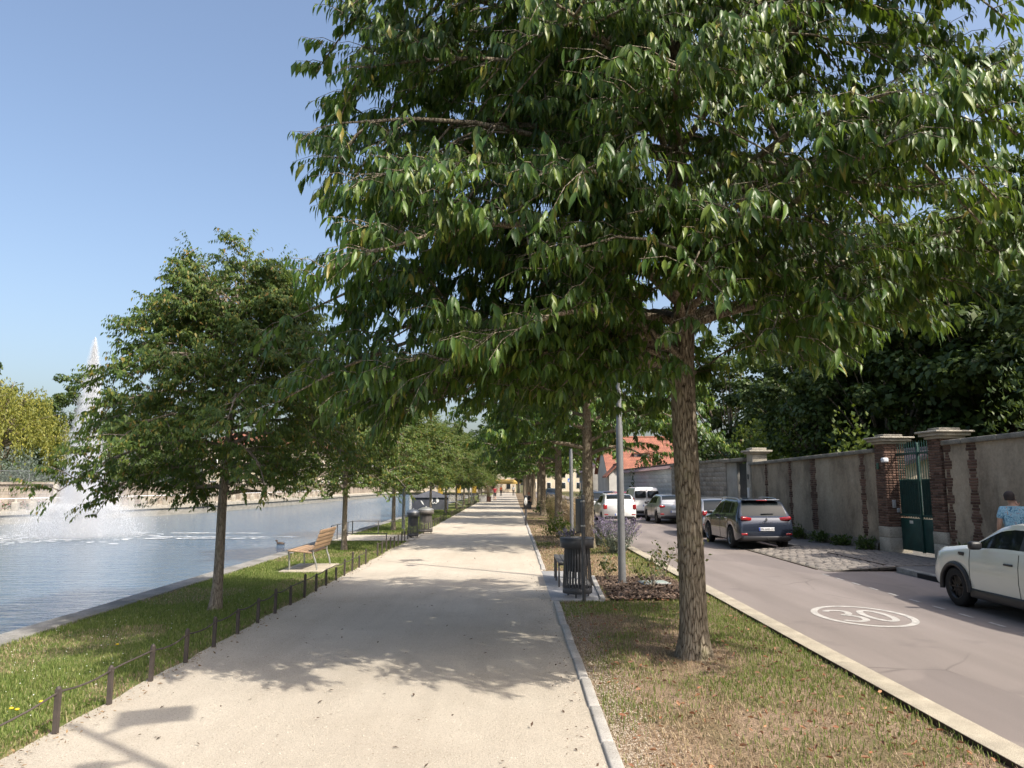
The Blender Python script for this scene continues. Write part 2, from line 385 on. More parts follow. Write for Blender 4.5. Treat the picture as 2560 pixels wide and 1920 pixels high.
def grow(seed, limbs, n_sec, n_twig, n_leaf, sec_len, twig_len, droop, leaf_size, trunk_pts, trunk_r, leader_r=.1, bark_sides=12, twig_geo=True, spread=.9, tw_droop=.5, vz=.35, sec_rise=(-.75, .5), keep=None, on_limb=0):
    """limbs: list of (z0, azimuth, length, rise, drop). returns wood MB and leaf arrays"""
    rng = np.random.default_rng(seed); wood = MB()
    wood.tube(trunk_pts, trunk_r, bark_sides, cap=False)
    LP, LA, LN, LS = [], [], [], []
    def spray(base, d, L, nl):
        # one twig with alternate drooping leaves
        d = unit(d); end_dir = unit(d + np.array((0, 0, -tw_droop)))
        pts = [base, base + d * L * .5, base + d * L * .5 + end_dir * L * .5]
        if twig_geo: wood.tube(pts, [.006, .004, .002], 3, cap=False)
        t = ((np.arange(nl) + rng.uniform(.2, .8, nl)) / nl)[:, None]
        p = pts[0] * (1 - t) ** 2 + 2 * pts[1] * t * (1 - t) + pts[2] * t * t
        td = d * (1 - t) + end_dir * t
        sd_ = unit(np.cross(td, UP) + 1e-6) * np.where(np.arange(nl) % 2, 1, -1)[:, None]
        a = td * .45 + sd_ * rng.uniform(.15, .75, (nl, 1)) - UP * rng.uniform(*droop, (nl, 1)) + rng.normal(0, .16, (nl, 3))
        LP.append(p); LA.append(unit(a)); LN.append(unit(UP + td * rng.uniform(-.1, .9, (nl, 1)) + rng.normal(0, .35, (nl, 3)))); LS.append(leaf_size * rng.uniform(.5, 1.2, nl))
    for (p0, az, L, rise, drop, r0) in limbs:
        dh = np.array((math.cos(az), math.sin(az), 0))
        path = quad_path(np.array(p0), dh, L, rise, drop, 8, rng)
        nk = 8
        while keep and nk > 3 and not keep(path[nk - 1]): nk -= 1
        lim = (nk - 1) / 7
        wood.tube([tuple(q) for q in path[:nk]], [r0 * (1 - .85 * i / 7) * (1 if i < nk - 1 else .4) + .004 for i in range(nk)], 6, cap=False)
        for j in range(n_sec):
            t = .16 + .84 * (j + rng.uniform(0, 1)) / n_sec
            if t > lim + .06: continue
            q, d = along(path, min(t, .999))
            ang = rng.uniform(.45, 1.25) * (1 if j % 2 else -1); ca, sa = math.cos(ang), math.sin(ang)
            d2 = np.array((d[0] * ca - d[1] * sa, d[0] * sa + d[1] * ca, 0)); d2 = unit(d2 + UP * rng.uniform(-vz, vz))
            l2 = sec_len * rng.uniform(.6, 1.15) * (1.15 - .55 * t)
            p2 = quad_path(q, d2, l2, rng.uniform(*sec_rise), rng.uniform(.2, .6), 4, rng)
            if keep and not keep(p2[-1]): continue
            wood.tube([tuple(x) for x in p2], [r0 * .28 * (1 - .7 * i / 3) + .003 for i in range(4)], 4, cap=False)
            for k in range(n_twig):
                tt = .15 + .85 * (k + rng.uniform(0, 1)) / n_twig
                q2, d3 = along(p2, min(tt, .999))
                an = rng.uniform(-1, 1) * spread; c3, s3 = math.cos(an), math.sin(an)
                dd = np.array((d3[0] * c3 - d3[1] * s3, d3[0] * s3 + d3[1] * c3, rng.uniform(-.25, .55)))
                if keep and not keep(q2): continue
                spray(q2, dd, twig_len * rng.uniform(.6, 1.2), n_leaf)
        if on_limb:
            for j in range(on_limb):
                t = .22 + (lim - .22) * (j + rng.uniform(0, 1)) / on_limb
                q, d = along(path, min(max(t, 0), .999)); an = rng.uniform(.4, 1.5) * (1 if j % 2 else -1); c3, s3 = math.cos(an), math.sin(an)
                if keep and not keep(q): continue
                spray(q, np.array((d[0] * c3 - d[1] * s3, d[0] * s3 + d[1] * c3, rng.uniform(.1, 1.0))), twig_len * rng.uniform(.5, .95), n_leaf)
        q, d = along(path, min(lim, .999))
        for k in range(3): spray(q, d + rng.normal(0, .2, 3), twig_len * 1.2, n_leaf)
    return wood, np.concatenate(LP), np.concatenate(LA), np.concatenate(LN), np.concatenate(LS)

def bark_mat(name, c1, c2, groove, sc_=6):
    m, t, p, o = nodes_of(name)
    v2 = coords(t); wv = mixc(t, .1, coords(t, 'Object', (1, 1, .19)), t.nodes.new('ShaderNodeTexNoise').outputs['Color'], 'ADD')
    vo = t.nodes.new('ShaderNodeTexVoronoi'); vo.feature = 'DISTANCE_TO_EDGE'; vo.inputs['Scale'].default_value = sc_ * 5.2; t.links.new(wv, vo.inputs['Vector'])
    n1 = noise_n(t, coords(t, 'Object', (1, 1, .3)), sc_ * 6, 5, .7)
    mm = t.nodes.new('ShaderNodeMath'); mm.operation = 'MULTIPLY_ADD'; mm.inputs[1].default_value = .5; t.links.new(n1, mm.inputs[0]); t.links.new(vo.outputs['Distance'], mm.inputs[2])
    gr = ramp(t, mm.outputs[0], [(.22, groove), (.29, c1), (.5, c2)])
    col = mixc(t, .5, gr, ramp(t, n1, [(.35, (.7, .7, .7)), (.65, (1.2, 1.2, 1.2))]), 'MULTIPLY')
    ml = noise_n(t, v2, 2.6, 5, .65)
    col = mixc(t, ramp(t, ml, [(.56, (0, 0, 0)), (.68, (.55, .55, .55))]), col, (.19, .18, .085))
    col = mixc(t, ramp(t, noise_n(t, v2, 4.1, 4, .7), [(.62, (0, 0, 0)), (.7, (.5, .5, .5))]), col, (.34, .33, .29))
    t.links.new(col, p.inputs['Base Color']); p.inputs['Roughness'].default_value = .92; p.inputs['Specular IOR Level'].default_value = .15
    bump_n(t, ramp(t, mm.outputs[0], [(.16, (0, 0, 0)), (.38, (1, 1, 1))]), p, .9, .025); return m
M['bark'] = bark_mat('furrowed_bark', (.21, .17, .122), (.28, .24, .18), (.06, .047, .034))
M['bark2'] = bark_mat('young_bark', (.27, .22, .17), (.34, .29, .23), (.17, .135, .10), 9)
M['leafA'] = leaf_mat('glossy_leaf', [(0, (.026, .06, .017)), (.45, (.05, .105, .021)), (.8, (.105, .175, .028)), (.97, (.18, .225, .045)), (1, (.27, .22, .05))], .4, .25, (.32, .46, .03), spec=.36)
M['leafA1'] = leaf_mat('glossy_leaf_single', [(0, (.04, .075, .016)), (.5, (.08, .135, .02)), (1, (.18, .22, .038))], .45, .25, (.36, .46, .03), island=False, spec=.27)
M['leafB'] = leaf_mat('young_leaf', [(0, (.045, .085, .022)), (.55, (.085, .14, .03)), (.86, (.14, .18, .035)), (.95, (.22, .19, .035)), (1, (.24, .14, .04))], .5, .33, (.26, .34, .04), spec=.3)
M['leafC'] = leaf_mat('dark_broad_leaf', [(0, (.03, .055, .015)), (.6, (.055, .09, .02)), (1, (.10, .135, .03))], .5, .26, (.2, .28, .03), spec=.3)
M['leafD'] = leaf_mat('bright_leaf', [(0, (.06, .10, .015)), (.6, (.10, .15, .02)), (1, (.16, .19, .03))], .5, .35, (.25, .32, .03))
M['willow'] = leaf_mat('willow_leaf', [(0, (.13, .15, .025)), (.6, (.22, .225, .04)), (1, (.32, .30, .05))], .6, .35, (.3, .32, .03))
M['leafG'] = leaf_mat('grey_green_leaf', [(0, (.08, .11, .08)), (1, (.2, .25, .2))], .6, .3, (.2, .25, .15))

def trunk_line(h, lean=(0, 0), r=.185, flare=.3, top=.16, n=14):
    pts, rr = [], []
    for i in range(n):
        t = i / (n - 1); z = h * t ** 1.25 - .06
        pts.append((lean[0] * t + .012 * math.sin(5 * t), lean[1] * t, z))
        rr.append(r + (top - r) * t + (flare - r) * math.exp(-max(z, 0) / .16))
    return pts, rr
GA = 2.39996
def limb_set(seed, n, z0, z1, Lf, rise, drop, r0=.075, az0=0, lead=(0, 0)):
    rg = random.Random(seed); out = []
    for i in range(n):
        t = i / (n - 1); z = z0 + (z1 - z0) * t
        out.append(((lead[0] * t, lead[1] * t, z), az0 + GA * i + rg.uniform(-.35, .35), Lf(t) * rg.uniform(.85, 1.12), rise(t) * rg.uniform(.8, 1.2), drop(t) * rg.uniform(.8, 1.2), r0 * (1 - .6 * t)))
    return out
# --- the large tree beside the path
def main_tree():
    loc = np.array((2.15, 8.94, 0))
    root = empty('tree', tuple(loc), 0, 'large leafy tree with furrowed trunk overhanging the path, nearest to the camera', 'tree', 'right row of trees')
    tp, tr = trunk_line(3.55, (-.02, 0), .16, .235, .145, 18)
    lead = [(0, 0, 3.55), (.05, .02, 4.6), (-.05, .05, 6.0), (.06, 0, 7.6), (0, 0, 10.2)]
    tp2 = tp + lead[1:]; tr2 = tr + [.13, .10, .065, .02]
    Lf = lambda t: 4.2 * (1 - .12 * t) if t < .55 else 3.95 * (1 - .75 * (t - .55) / .45)
    limbs = limb_set(3, 30, 3.45, 8.9, Lf, lambda t: .42 + .25 * t, lambda t: .48 - .05 * t, .062, .5)
    limbs += limb_set(4, 11, 3.3, 3.75, lambda t: 4.1, lambda t: .36, lambda t: .53, .06, 1.4)
    rg = random.Random(9)
    for dg, z0, L in ((140, 3.5, 4.5), (158, 3.6, 4.7), (172, 3.5, 4.8), (182, 4.0, 5.0), (192, 3.6, 4.9), (204, 3.5, 4.6), (216, 3.6, 4.4), (232, 3.5, 4.0), (250, 3.5, 3.9), (268, 3.6, 3.6), (165, 5.0, 4.7), (180, 4.6, 5.1), (195, 4.8, 5.0), (207, 5.5, 4.8), (220, 5.2, 4.5), (245, 4.9, 4.2), (180, 6.2, 4.5), (208, 6.6, 4.3), (235, 6.4, 4.2), (258, 5.6, 4.0), (-41, 3.75, 3.1), (-60, 3.6, 2.6), (-20, 3.9, 3.6)):
        limbs.append(((0, 0, z0), R(dg), L * rg.uniform(.93, 1.07), rg.uniform(.26, .42), rg.uniform(.46, .58) if z0 < 4 else .42, .045))
    for dg, z0, L in ((150, 7.4, 4.2), (175, 7.8, 4.3), (200, 7.2, 4.4), (225, 8.0, 4.1), (190, 8.8, 4.0), (215, 9.2, 3.8), (160, 9.0, 3.8), (245, 7.6, 4.0), (270, 8.2, 3.9), (-60, 7.8, 4.0), (-30, 8.4, 4.0), (0, 7.6, 4.2), (-45, 9.4, 3.6), (-10, 9.6, 3.6)):
        limbs.append(((0, 0, z0), R(dg), L * rg.uniform(.93, 1.07), rg.uniform(.3, .45), .42, .042))
    def keep(q):
        v = mnoise.noise(Vector((q[0] * .62 + 3.1, q[1] * .62, q[2] * .95))) + .3 * mnoise.noise(Vector((q[0] * 1.7, q[1] * 1.7 + 5, q[2] * 2.2)))
        r_ = math.hypot(q[0], q[1])
        if q[0] + 2.15 < -.322 * (q[1] + 8.94) + .25 * v or (q[0] > .9 and q[2] < 3.45 + .25 * (q[0] - .9)): return False
        return v > -.27 - .45 * max(0, min(1, (2.0 - r_) / 1.2)) and q[2] > 2.85 + .3 * v and q[1] + 8.94 + .552 * q[2] > 7.75 + .6 * v
    limbs = [((p0[0], p0[1], p0[2] + .55), az_, L_, ri_ + .06, dr_ - .1, r_) if p0[2] < 4.3 and -2.1 < math.remainder(az_, 2 * math.pi) < 1.2 else (p0, az_, L_, ri_, dr_, r_) for p0, az_, L_, ri_, dr_, r_ in limbs]
    wood, P, A, N, S = grow(11, limbs, 19, 11, 12, 1.25, .44, (.7, 1.7), .166, tp2, tr2, bark_sides=20, spread=1.0, keep=keep, on_limb=24)
    # irregular ridged trunk
    V = np.array(wood.v)
    nt_ = 18 * 20
    for i in range(nt_):
        x, y, z = V[i]; a = math.atan2(y, x)
        k = 1 + .035 * mnoise.noise(Vector((math.cos(a) * 2.2, math.sin(a) * 2.2, z * .8))) + .01 * math.sin(a * 9) + (.07 * math.sin(a * 5 + 1) * math.exp(-max(z, 0) / .2))
        V[i] = (x * k, y * k, z)
    wood.v = [tuple(q) for q in V]
    wood.build('trunk', M['bark'], root)
    # leave a few ways through so that sky shows, keep the far right open at the top
    cam_l = np.array((0, 0, 2.0)) - loc
    d = np.linalg.norm(P - cam_l, axis=1)
    order = np.argsort(d); pick = order[:2400:8][:300]
    keep = np.ones(len(P), bool); keep[pick] = False
    near = keep & (d < np.percentile(d, 33)); far = keep & ~near
    me1 = leaf_arrays(P[near], A[near], N[near], S[near], LT_FINE); me2 = leaf_arrays(P[far], A[far], N[far], S[far], LT_MID)
    cr = link('crown', np_mesh('crown', np.concatenate([me1[0], me2[0]]), np.concatenate([me1[1], me2[1] + len(me1[0])]), True), M['leafA'], root); tag(cr, kind='stuff')
    lm = np_mesh('leaf', LT_FINE[0], LT_FINE[1], True); lm.materials.append(M['leafA1'])
    for i in pick:
        a = unit(A[i]); b_ = unit(np.cross(N[i], a)); c = np.cross(a, b_)
        o = link('leaf', lm, None, root)
        mt = Matrix(((a[0], b_[0], c[0], 0), (a[1], b_[1], c[1], 0), (a[2], b_[2], c[2], 0), (0, 0, 0, 1)))
        o.matrix_local = Matrix.Translation(Vector(P[i])) @ mt @ Matrix.Scale(float(S[i]), 4)
main_tree()
# --- the same kind further along the road
def row_tree():
    root = empty('tree', (0, 0, 0)); tp, tr = trunk_line(3.3, (.03, 0), .2, .29, .16, 10)
    tp2 = tp + [(0, 0, 5), (0, 0, 8.3)]; tr2 = tr + [.11, .02]
    Lf = lambda t: 3.7 * (1 - .1 * t) if t < .55 else 3.5 * (1 - .7 * (t - .55) / .45)
    wood, P, A, N, S = grow(23, limb_set(5, 27, 2.9, 8.4, Lf, lambda t: .4 + .2 * t, lambda t: .5, .07), 17, 10, 12, 1.35, .5, (.6, 1.4), .19, tp2, tr2, bark_sides=14, twig_geo=False, keep=lambda q: q[2] > 2.95)
    wood.build('trunk', M['bark'], root)
    tag(link('crown', leaf_mesh('crown', P, A, N, S, LT_MID), M['leafA'], root), kind='stuff'); return root
rt = row_tree()
right_spots = [(2.4, 23.4), (2.4, 37.7), (2.0, 47.2), (2.2, 60.0), (2.1, 71), (2.2, 82), (2.1, 94), (2.2, 107), (2.1, 121), (2.2, 136)]
ordn = ['second', 'third', 'fourth', 'fifth', 'sixth', 'seventh', 'eighth', 'ninth', 'tenth', 'eleventh']
for i, (x, y) in enumerate(right_spots):
    o = rt if i == 0 else copy_tree(rt); o.location = (x, y, 0); o.rotation_euler = (0, 0, 1.9 * i + .6); s_ = [1, 1.04, .98, 1.05, 1.0][i % 5]; o.scale = (s_, s_, s_ * (1 + .03 * (i % 3)))
    tag(o, ordn[i] + ' brown-trunked tree along the road side of the gravel path', 'tree', 'right row of trees')
# --- young trees on the lawn
def lawn_tree(seed, top=5.95):
    root = empty('tree', (0, 0, 0)); rg = random.Random(seed)
    tp, tr = trunk_line(2.1, (.05, 0), .085, .125, .07, 12)
    tp2 = tp + [(.08, 0, 3), (.1, .05, 4.4), (.2, 0, top - .3)]; tr2 = tr + [.05, .035, .008]
    Lf = lambda t: (2.15 + .35 * t / .4) if t < .4 else 2.5 - 2.75 * (t - .4)
    limbs = limb_set(seed, 40, 1.85, top - .9, Lf, lambda t: .25 + .55 * t, lambda t: .62 - .25 * t, .034, .4, (.06, 0))
    limbs = [((p0[0] + .1, p0[1], p0[2]), *r_) for p0, *r_ in limbs]
    for i in range(7):   # upright shoots at the top
        a = GA * i; limbs.append(((.16 + .15 * math.cos(a), .15 * math.sin(a), top - rg.uniform(1.5, .9)), a, rg.uniform(.45, .85), rg.uniform(1.5, 2.3), .1, .012))
    wood, P, A, N, S = grow(seed + 40, limbs, 17, 11, 15, .85, .36, (.4, 1.2), .084, tp2, tr2, bark_sides=12, twig_geo=False, spread=1.1, tw_droop=.35, vz=.8, keep=lambda q: q[2] > 1.72 + .25 * math.sin(q[0] * 5) + .35 * (q[0] > .6) - .25 * (q[0] < -.8))
    wood.build('trunk', M['bark2'], root)
    tag(link('crown', leaf_mesh('crown', P, A, N, S, LT_MID), M['leafB'], root), kind='stuff'); return root
lt = lawn_tree(31); lt.location = (-4.81, 12.16, 0); lt.rotation_euler = (0, 0, .3)
tag(lt, 'young rounded tree standing on the lawn in front of the fountain', 'tree', 'left row of lawn trees')
left_spots = [(-5.13, 22.75), (-5.15, 32.2), (-5.0, 45), (-4.7, 52.5), (-4.6, 61), (-4.6, 70), (-4.6, 79), (-4.6, 89), (-4.6, 100), (-4.6, 112), (-4.6, 126)]
lord = ['second lawn tree from the camera, behind the wooden bench', 'third lawn tree from the camera, just before the two litter bins', 'fourth lawn tree from the camera, in front of the dark kiosk', 'fifth lawn tree from the camera, at the right end of the dark kiosk', 'sixth lawn tree from the camera, past the dark kiosk', 'seventh lawn tree from the camera', 'eighth lawn tree from the camera', 'ninth lawn tree from the camera', 'tenth lawn tree from the camera', 'eleventh lawn tree from the camera', 'farthest lawn tree from the camera']
for i, (x, y) in enumerate(left_spots):
    o = copy_tree(lt); o.location = (x, y, 0); o.rotation_euler = (0, 0, .3 + 2.1 * (i + 1)); s_ = (1.0, 1.06, .97, 1.08)[i % 4]; o.scale = (s_, s_, s_)
    tag(o, lord[i], 'tree', 'left row of lawn trees')
# --- broad crowns for the background
def broad_tree(name, seed, rx, rz, n_cl, per, size, m, trunk_h, tpl=LT_WIDE, hang=.0, cl_r=.55):
    rg = np.random.default_rng(seed); root = empty(name, (0, 0, 0)); P = []; N = []
    c = unit(rg.normal(0, 1, (n_cl, 3))); rad = rg.uniform(.45, 1, n_cl) ** .5
    C = c * rad[:, None] * np.array((rx, rx, rz)) * (1 + .18 * rg.normal(0, 1, (n_cl, 1)) * .6); C[:, 2] += trunk_h + rz * .92
    C[:, 2] = np.maximum(C[:, 2], trunk_h * .75)
    for i in range(n_cl):
        s3 = cl_r * rg.uniform(.6, 1.35) * rx / 3
        d = unit(rg.normal(0, 1, (per, 3))) * (rg.uniform(.3, 1, (per, 1)) ** .4); p = C[i] + d * np.array((s3, s3, s3 * .62)); P.append(p); N.append(unit(d + UP * .8 + rg.normal(0, .4, (per, 3))))
    P = np.concatenate(P); N = np.concatenate(N)
    A = unit(np.cross(N, rg.normal(0, 1, N.shape)) + np.array((0, 0, -.4 - hang)))
    S = size * rg.uniform(.6, 1.2, len(P))
    wood = MB(); wood.tube([(0, 0, -.2), (.05, 0, trunk_h * .5), (0, .05, trunk_h + rz)], [.2 * rx / 3, .16 * rx / 3, .03], 8)
    for i in range(0, n_cl, 3): wood.tube([(0, 0, trunk_h * (.6 + .4 * rg.random())), tuple(C[i] * .55 + np.array((0, 0, trunk_h * .5))), tuple(C[i])], [.06 * rx / 3, .035, .01], 4, cap=False)
    wood.build('trunk', M['bark'], root)
    tag(link('crown', leaf_mesh('crown', P, A, N, S, tpl), m, root), kind='stuff'); return root
bt = [broad_tree('tree', 51, 3.6, 4.0, 120, 170, .24, M['leafC'], 2.4), broad_tree('tree', 52, 3.0, 3.2, 90, 170, .22, M['leafC'], 2.0)]
bt_used = [False, False]
def place_broad(k, loc, s, rz, label, group=None, m=None):
    if not bt_used[k]: o = bt[k]; bt_used[k] = True
    else: o = copy_tree(bt[k])
    o.location = loc; o.scale = s if isinstance(s, tuple) else (s, s, s); o.rotation_euler = (0, 0, rz)
    if m is not None:
        for ch in o.children:
            if ch.name.startswith('crown'):
                ch.data = ch.data.copy(); ch.data.materials[0] = m
    tag(o, label, 'tree', group); return o
G_ = 'dark trees behind the garden wall'
place_broad(0, (21.5, 28.0, 0), 1.15, 0, 'dense dark tree behind the brick gate piers', G_)
place_broad(0, (17.6, 34.0, 0), (1.1, 1.1, 1.1), 2.0, 'dark broad tree rising behind the wall left of the green gate', G_)
place_broad(0, (20.0, 21.0, 0), 1.25, 4.0, 'tall dark tree at the right picture edge behind the wall', G_)
place_broad(0, (20.5, 31.0, 0), 1.45, 5.2, 'tallest dark tree far behind the green gate', G_)
place_broad(0, (16.5, 39.0, 0), 1.05, 1.1, 'dark tree behind the second gate and pale pillar', G_)
place_broad(1, (23.0, 41.0, 0), 1.2, .4, 'dark tree well behind the pale pillar', G_)
place_broad(1, (18.5, 46.0, 0), 1.1, 2.7, 'dark green tree left of the chimney with satellite dish', G_)
place_broad(1, (26.0, 38.0, 0), 1.6, 3.9, 'large tree filling the gap above the far garden', G_)
place_broad(0, (25.5, 33.0, 0), 1.75, .7, 'very tall tree filling the sky behind the green gate', G_)
place_broad(0, (30.0, 46.0, 0), 1.9, 2.9, 'very tall tree far behind the garden', G_)
place_broad(1, (22.0, 52.0, 0), 1.7, 1.9, 'tall tree behind the hidden house', G_)
place_broad(0, (16.8, 56.0, 0), 1.45, 4.4, 'tall tree just right of the tiled roof behind the large trunk', G_)
place_broad(1, (24.5, 26.5, 0), 1.5, 2.2, 'sunlit yellowish tree at the far right behind the wall', None, leaf_mat('sunny_leaf', [(0, (.06, .09, .018)), (1, (.13, .15, .03))], .5, .3))
# shrubs over the wall
def shrub(name, seed, loc, r, h, n, size, m, label, cat='shrub', tpl=LT_MID, upw=.5, group=None, stems=9):
    rg = np.random.default_rng(seed); root = empty(name, loc, 0, label, cat, group)
    d = unit(rg.normal(0, 1, (n, 3))) * rg.uniform(.15, 1, (n, 1)) ** .45; d[:, 2] = np.abs(d[:, 2]) * .95 + .08
    lump = 1 + .25 * np.sin(3 * np.arctan2(d[:, 1:2], d[:, 0:1]) + seed) + .15 * np.sin(7 * d[:, 2:3] + seed)
    P = d * np.array((r, r, h)) * lump
    A = unit(rg.normal(0, .6, (n, 3)) + d * .8 + np.array((0, 0, upw))); N = unit(rg.normal(0, .6, (n, 3)) + UP)
    w_ = MB()
    for i in range(stems):
        q = P[int(n * (i + .5) / stems)]; w_.tube([(0, 0, -.05), tuple(q * np.array((.5, .5, .6))), tuple(q)], [.02, .012, .004], 4, cap=False)
    w_.build('stem', M['bark2'], root)
    tag(link('foliage', leaf_mesh('foliage', P, A, N, size * rg.uniform(.6, 1.2, n), tpl), m, root), kind='stuff'); return root
shrub('shrub', 1, (13.2, 28.2, .1), 1.15, 3.55, 2600, .2, M['leafD'], 'bright yellow-green shrub rising over the wall left of the green gate', tpl=LT_WIDE)
shrub('shrub', 2, (12.4, 16.6, .1), 1.7, 3.75, 5200, .16, M['leafC'], 'feathery dark shrub over the wall right of the green gate')
shrub('shrub', 3, (12.4, 35.5, .1), 2.0, 4.3, 4200, .2, M['leafD'], 'green shrub above the wall beside the second gate', tpl=LT_WIDE)
shrub('shrub', 4, (11.9, 40.5, .1), 1.8, 4.2, 3600, .2, leaf_mat('mid_leaf', [(0, (.03, .06, .015)), (1, (.08, .12, .025))], .5, .3), 'mid-green shrub behind the block wall by the large trunk', tpl=LT_WIDE)
shrub('shrub', 5, (10.9, 56.5, .1), 1.4, 4.4, 3000, .2, leaf_mat('hedge_leaf', [(0, (.03, .065, .015)), (1, (.07, .11, .025))], .5, .3), 'round green bush in front of the tiled roof', tpl=LT_WIDE)
# --- far bank: willow and dark trees
def willow():
    rg = np.random.default_rng(77); root = empty('willow_tree', (-37.8, 53.5, .5), 0, 'yellow-green willow tree on the far bank at the left edge', 'tree')
    P = []; A = []; ws = MB(); ws.tube([(0, 0, -.3), (.1, 0, 3), (0, .1, 8)], [.45, .35, .1], 10)
    for i in range(520):
        d = unit(rg.normal(0, 1, 3)); d[2] = abs(d[2]); r = rg.uniform(.55, 1.0)
        p = d * np.array((4.9, 4.9, 5.4)) * r + np.array((0, 0, 4.4)); L = rg.uniform(.8, 2.6) if r > .75 else rg.uniform(.5, 1.4)
        k = int(L * 22); tt = rg.uniform(0, 1, (k, 1)); q = p + np.array((d[0] * .3, d[1] * .3, 0)) * tt + np.array((0, 0, -L)) * tt + rg.normal(0, .09, (k, 3))
        P.append(q); A.append(unit(np.array((0, 0, -1)) + rg.normal(0, .45, (k, 3))))
        if i % 12 == 0: ws.tube([(0, 0, 4), tuple(p * .6 + np.array((0, 0, 2.2))), tuple(p)], [.12, .06, .02], 4, cap=False)
    P = np.concatenate(P); A = np.concatenate(A); N = rg.normal(0, 1, P.shape)
    ws.build('trunk', M['bark'], root)
    tag(link('crown', leaf_mesh('crown', P, A, N, .26 * rg.uniform(.6, 1.2, len(P)), LT_MID), M['willow'], root), kind='stuff')
willow()
F_ = 'trees on the far bank'
place_broad(0, (-40.5, 66, .5), 1.05, 0, 'dark green tree right behind the willow', F_)
place_broad(1, (-33.5, 62, .5), .95, 2, 'dark round tree behind the fountain jet', F_)
place_broad(0, (-46, 58, .5), 1.25, 1, 'tall far-bank tree left of the willow', F_)
place_broad(1, (-52, 74, .5), 1.4, 2.5, 'far dark tree beyond the willow', F_)
place_broad(0, (-40, 86, .5), 1.0, 5, 'far dark tree between the willow and the fountain', F_)
place_broad(1, (-44, 95, .5), 1.2, 1.5, 'far dark tree beyond the fountain jet', F_)
shrub('shrub', 8, (-33.6, 50.0, 2.0), 2.2, 1.9, 2200, .2, M['leafG'], 'silvery bush behind the wire fence on the far bank', tpl=LT_MID)
shrub('shrub', 9, (-30.6, 55.0, 2.0), 2.2, 2.9, 2600, .22, M['leafD'], 'light green bush behind the wire fence beside the fountain', tpl=LT_WIDE)
E_ = 'trees at the end of the avenue'
for i, (x, y, s_) in enumerate([(-7, 158, 1.5), (1.5, 170, 1.7), (10, 160, 1.6), (18, 150, 1.7), (-16, 165, 1.5)]):
    place_broad(i % 2, (x, y, 0), s_, i, ['big tree closing the avenue on the left', 'big tree straight at the end of the avenue', 'big tree at the end of the road', 'big tree beyond the far parked cars', 'big tree across the far end of the water'][i], E_)
# ------------------------------------------------------------------ walls, gates
def WX(y): return 11.65 - .0565 * y          # street face of the garden wall
def WT(y): return 2.98 - .014 * (y - 15.3)
def plaster_mat():
    m, t, p, o = nodes_of('weathered_render'); v = coords(t, 'Generated', (1, 1, 1)); v = coords(t)
    base = ramp(t, noise_n(t, v, .9, 5, .65), [(.3, (.33, .27, .20)), (.7, (.44, .37, .28))])
    st = ramp(t, noise_n(t, coords(t, 'Object', (1, 1, .5)), 1.1, 6, .65), [(.36, (.42, .42, .43)), (.5, (.8, .8, .8)), (.62, (1, 1, 1))])
    col = mixc(t, .85, base, st, 'MULTIPLY')
    col = mixc(t, .5, col, ramp(t, noise_n(t, v, 14, 4, .7), [(.35, (.7, .7, .7)), (.65, (1.15, 1.15, 1.15))]), 'MULTIPLY')
    t.links.new(col, p.inputs['Base Color']); p.inputs['Roughness'].default_value = .95; p.inputs['Specular IOR Level'].default_value = .1
    bump_n(t, noise_n(t, v, 25, 5, .7), p, .5, .02); return m
M['plaster'] = plaster_mat()
M['coping'] = pm('coping_stone', (.27, .25, .21), (.16, .15, .13), 3, .92, .5, 30, .02, spec=.15, fine=(40, .5))
M['brick'] = pm('red_brick', (.15, .09, .068), (.10, .068, .055), 8, .9, .4, 60, .008, objrand=.8, spec=.2)
M['mortar'] = pm('lime_mortar', (.30, .26, .21), (.22, .19, .15), 10, .95)
M['limestone'] = pm('pale_limestone', (.42, .385, .32), (.30, .275, .23), 2.5, .9, .4, 40, .015, spec=.2, fine=(50, .4))
M['rubble'] = pm('rubble_base', (.20, .18, .15), (.10, .095, .08), 6, .95, .9, 12, .05, spec=.1)
M['block'] = pm('grey_block', (.34, .32, .29), (.22, .21, .19), 2.2, .92, .5, 40, .015, objrand=.45, spec=.15)
M['whiteblock'] = pm('limewashed_block', (.62, .62, .61), (.48, .48, .47), 2.2, .9, .35, 40, .012, objrand=.16, spec=.15)
M['green'] = pm('green_gate_paint', (.014, .062, .052), (.01, .04, .036), 5, .45, spec=.4)
M['dgate'] = pm('dark_gate_paint', (.03, .033, .042), (.02, .022, .03), 5, .5)
brick_me = rbox_mesh('brick', (1, 1, 1), .05, 1); brick_me.materials.append(M['brick'])
block_me = rbox_mesh('block', (1, 1, 1), .035, 1); block_me.materials.append(M['block'])
wblock_me = rbox_mesh('block', (1, 1, 1), .02, 1); wblock_me.materials.append(M['whiteblock'])
WANG = math.atan(.0565)                        # wall leans this much off the road axis
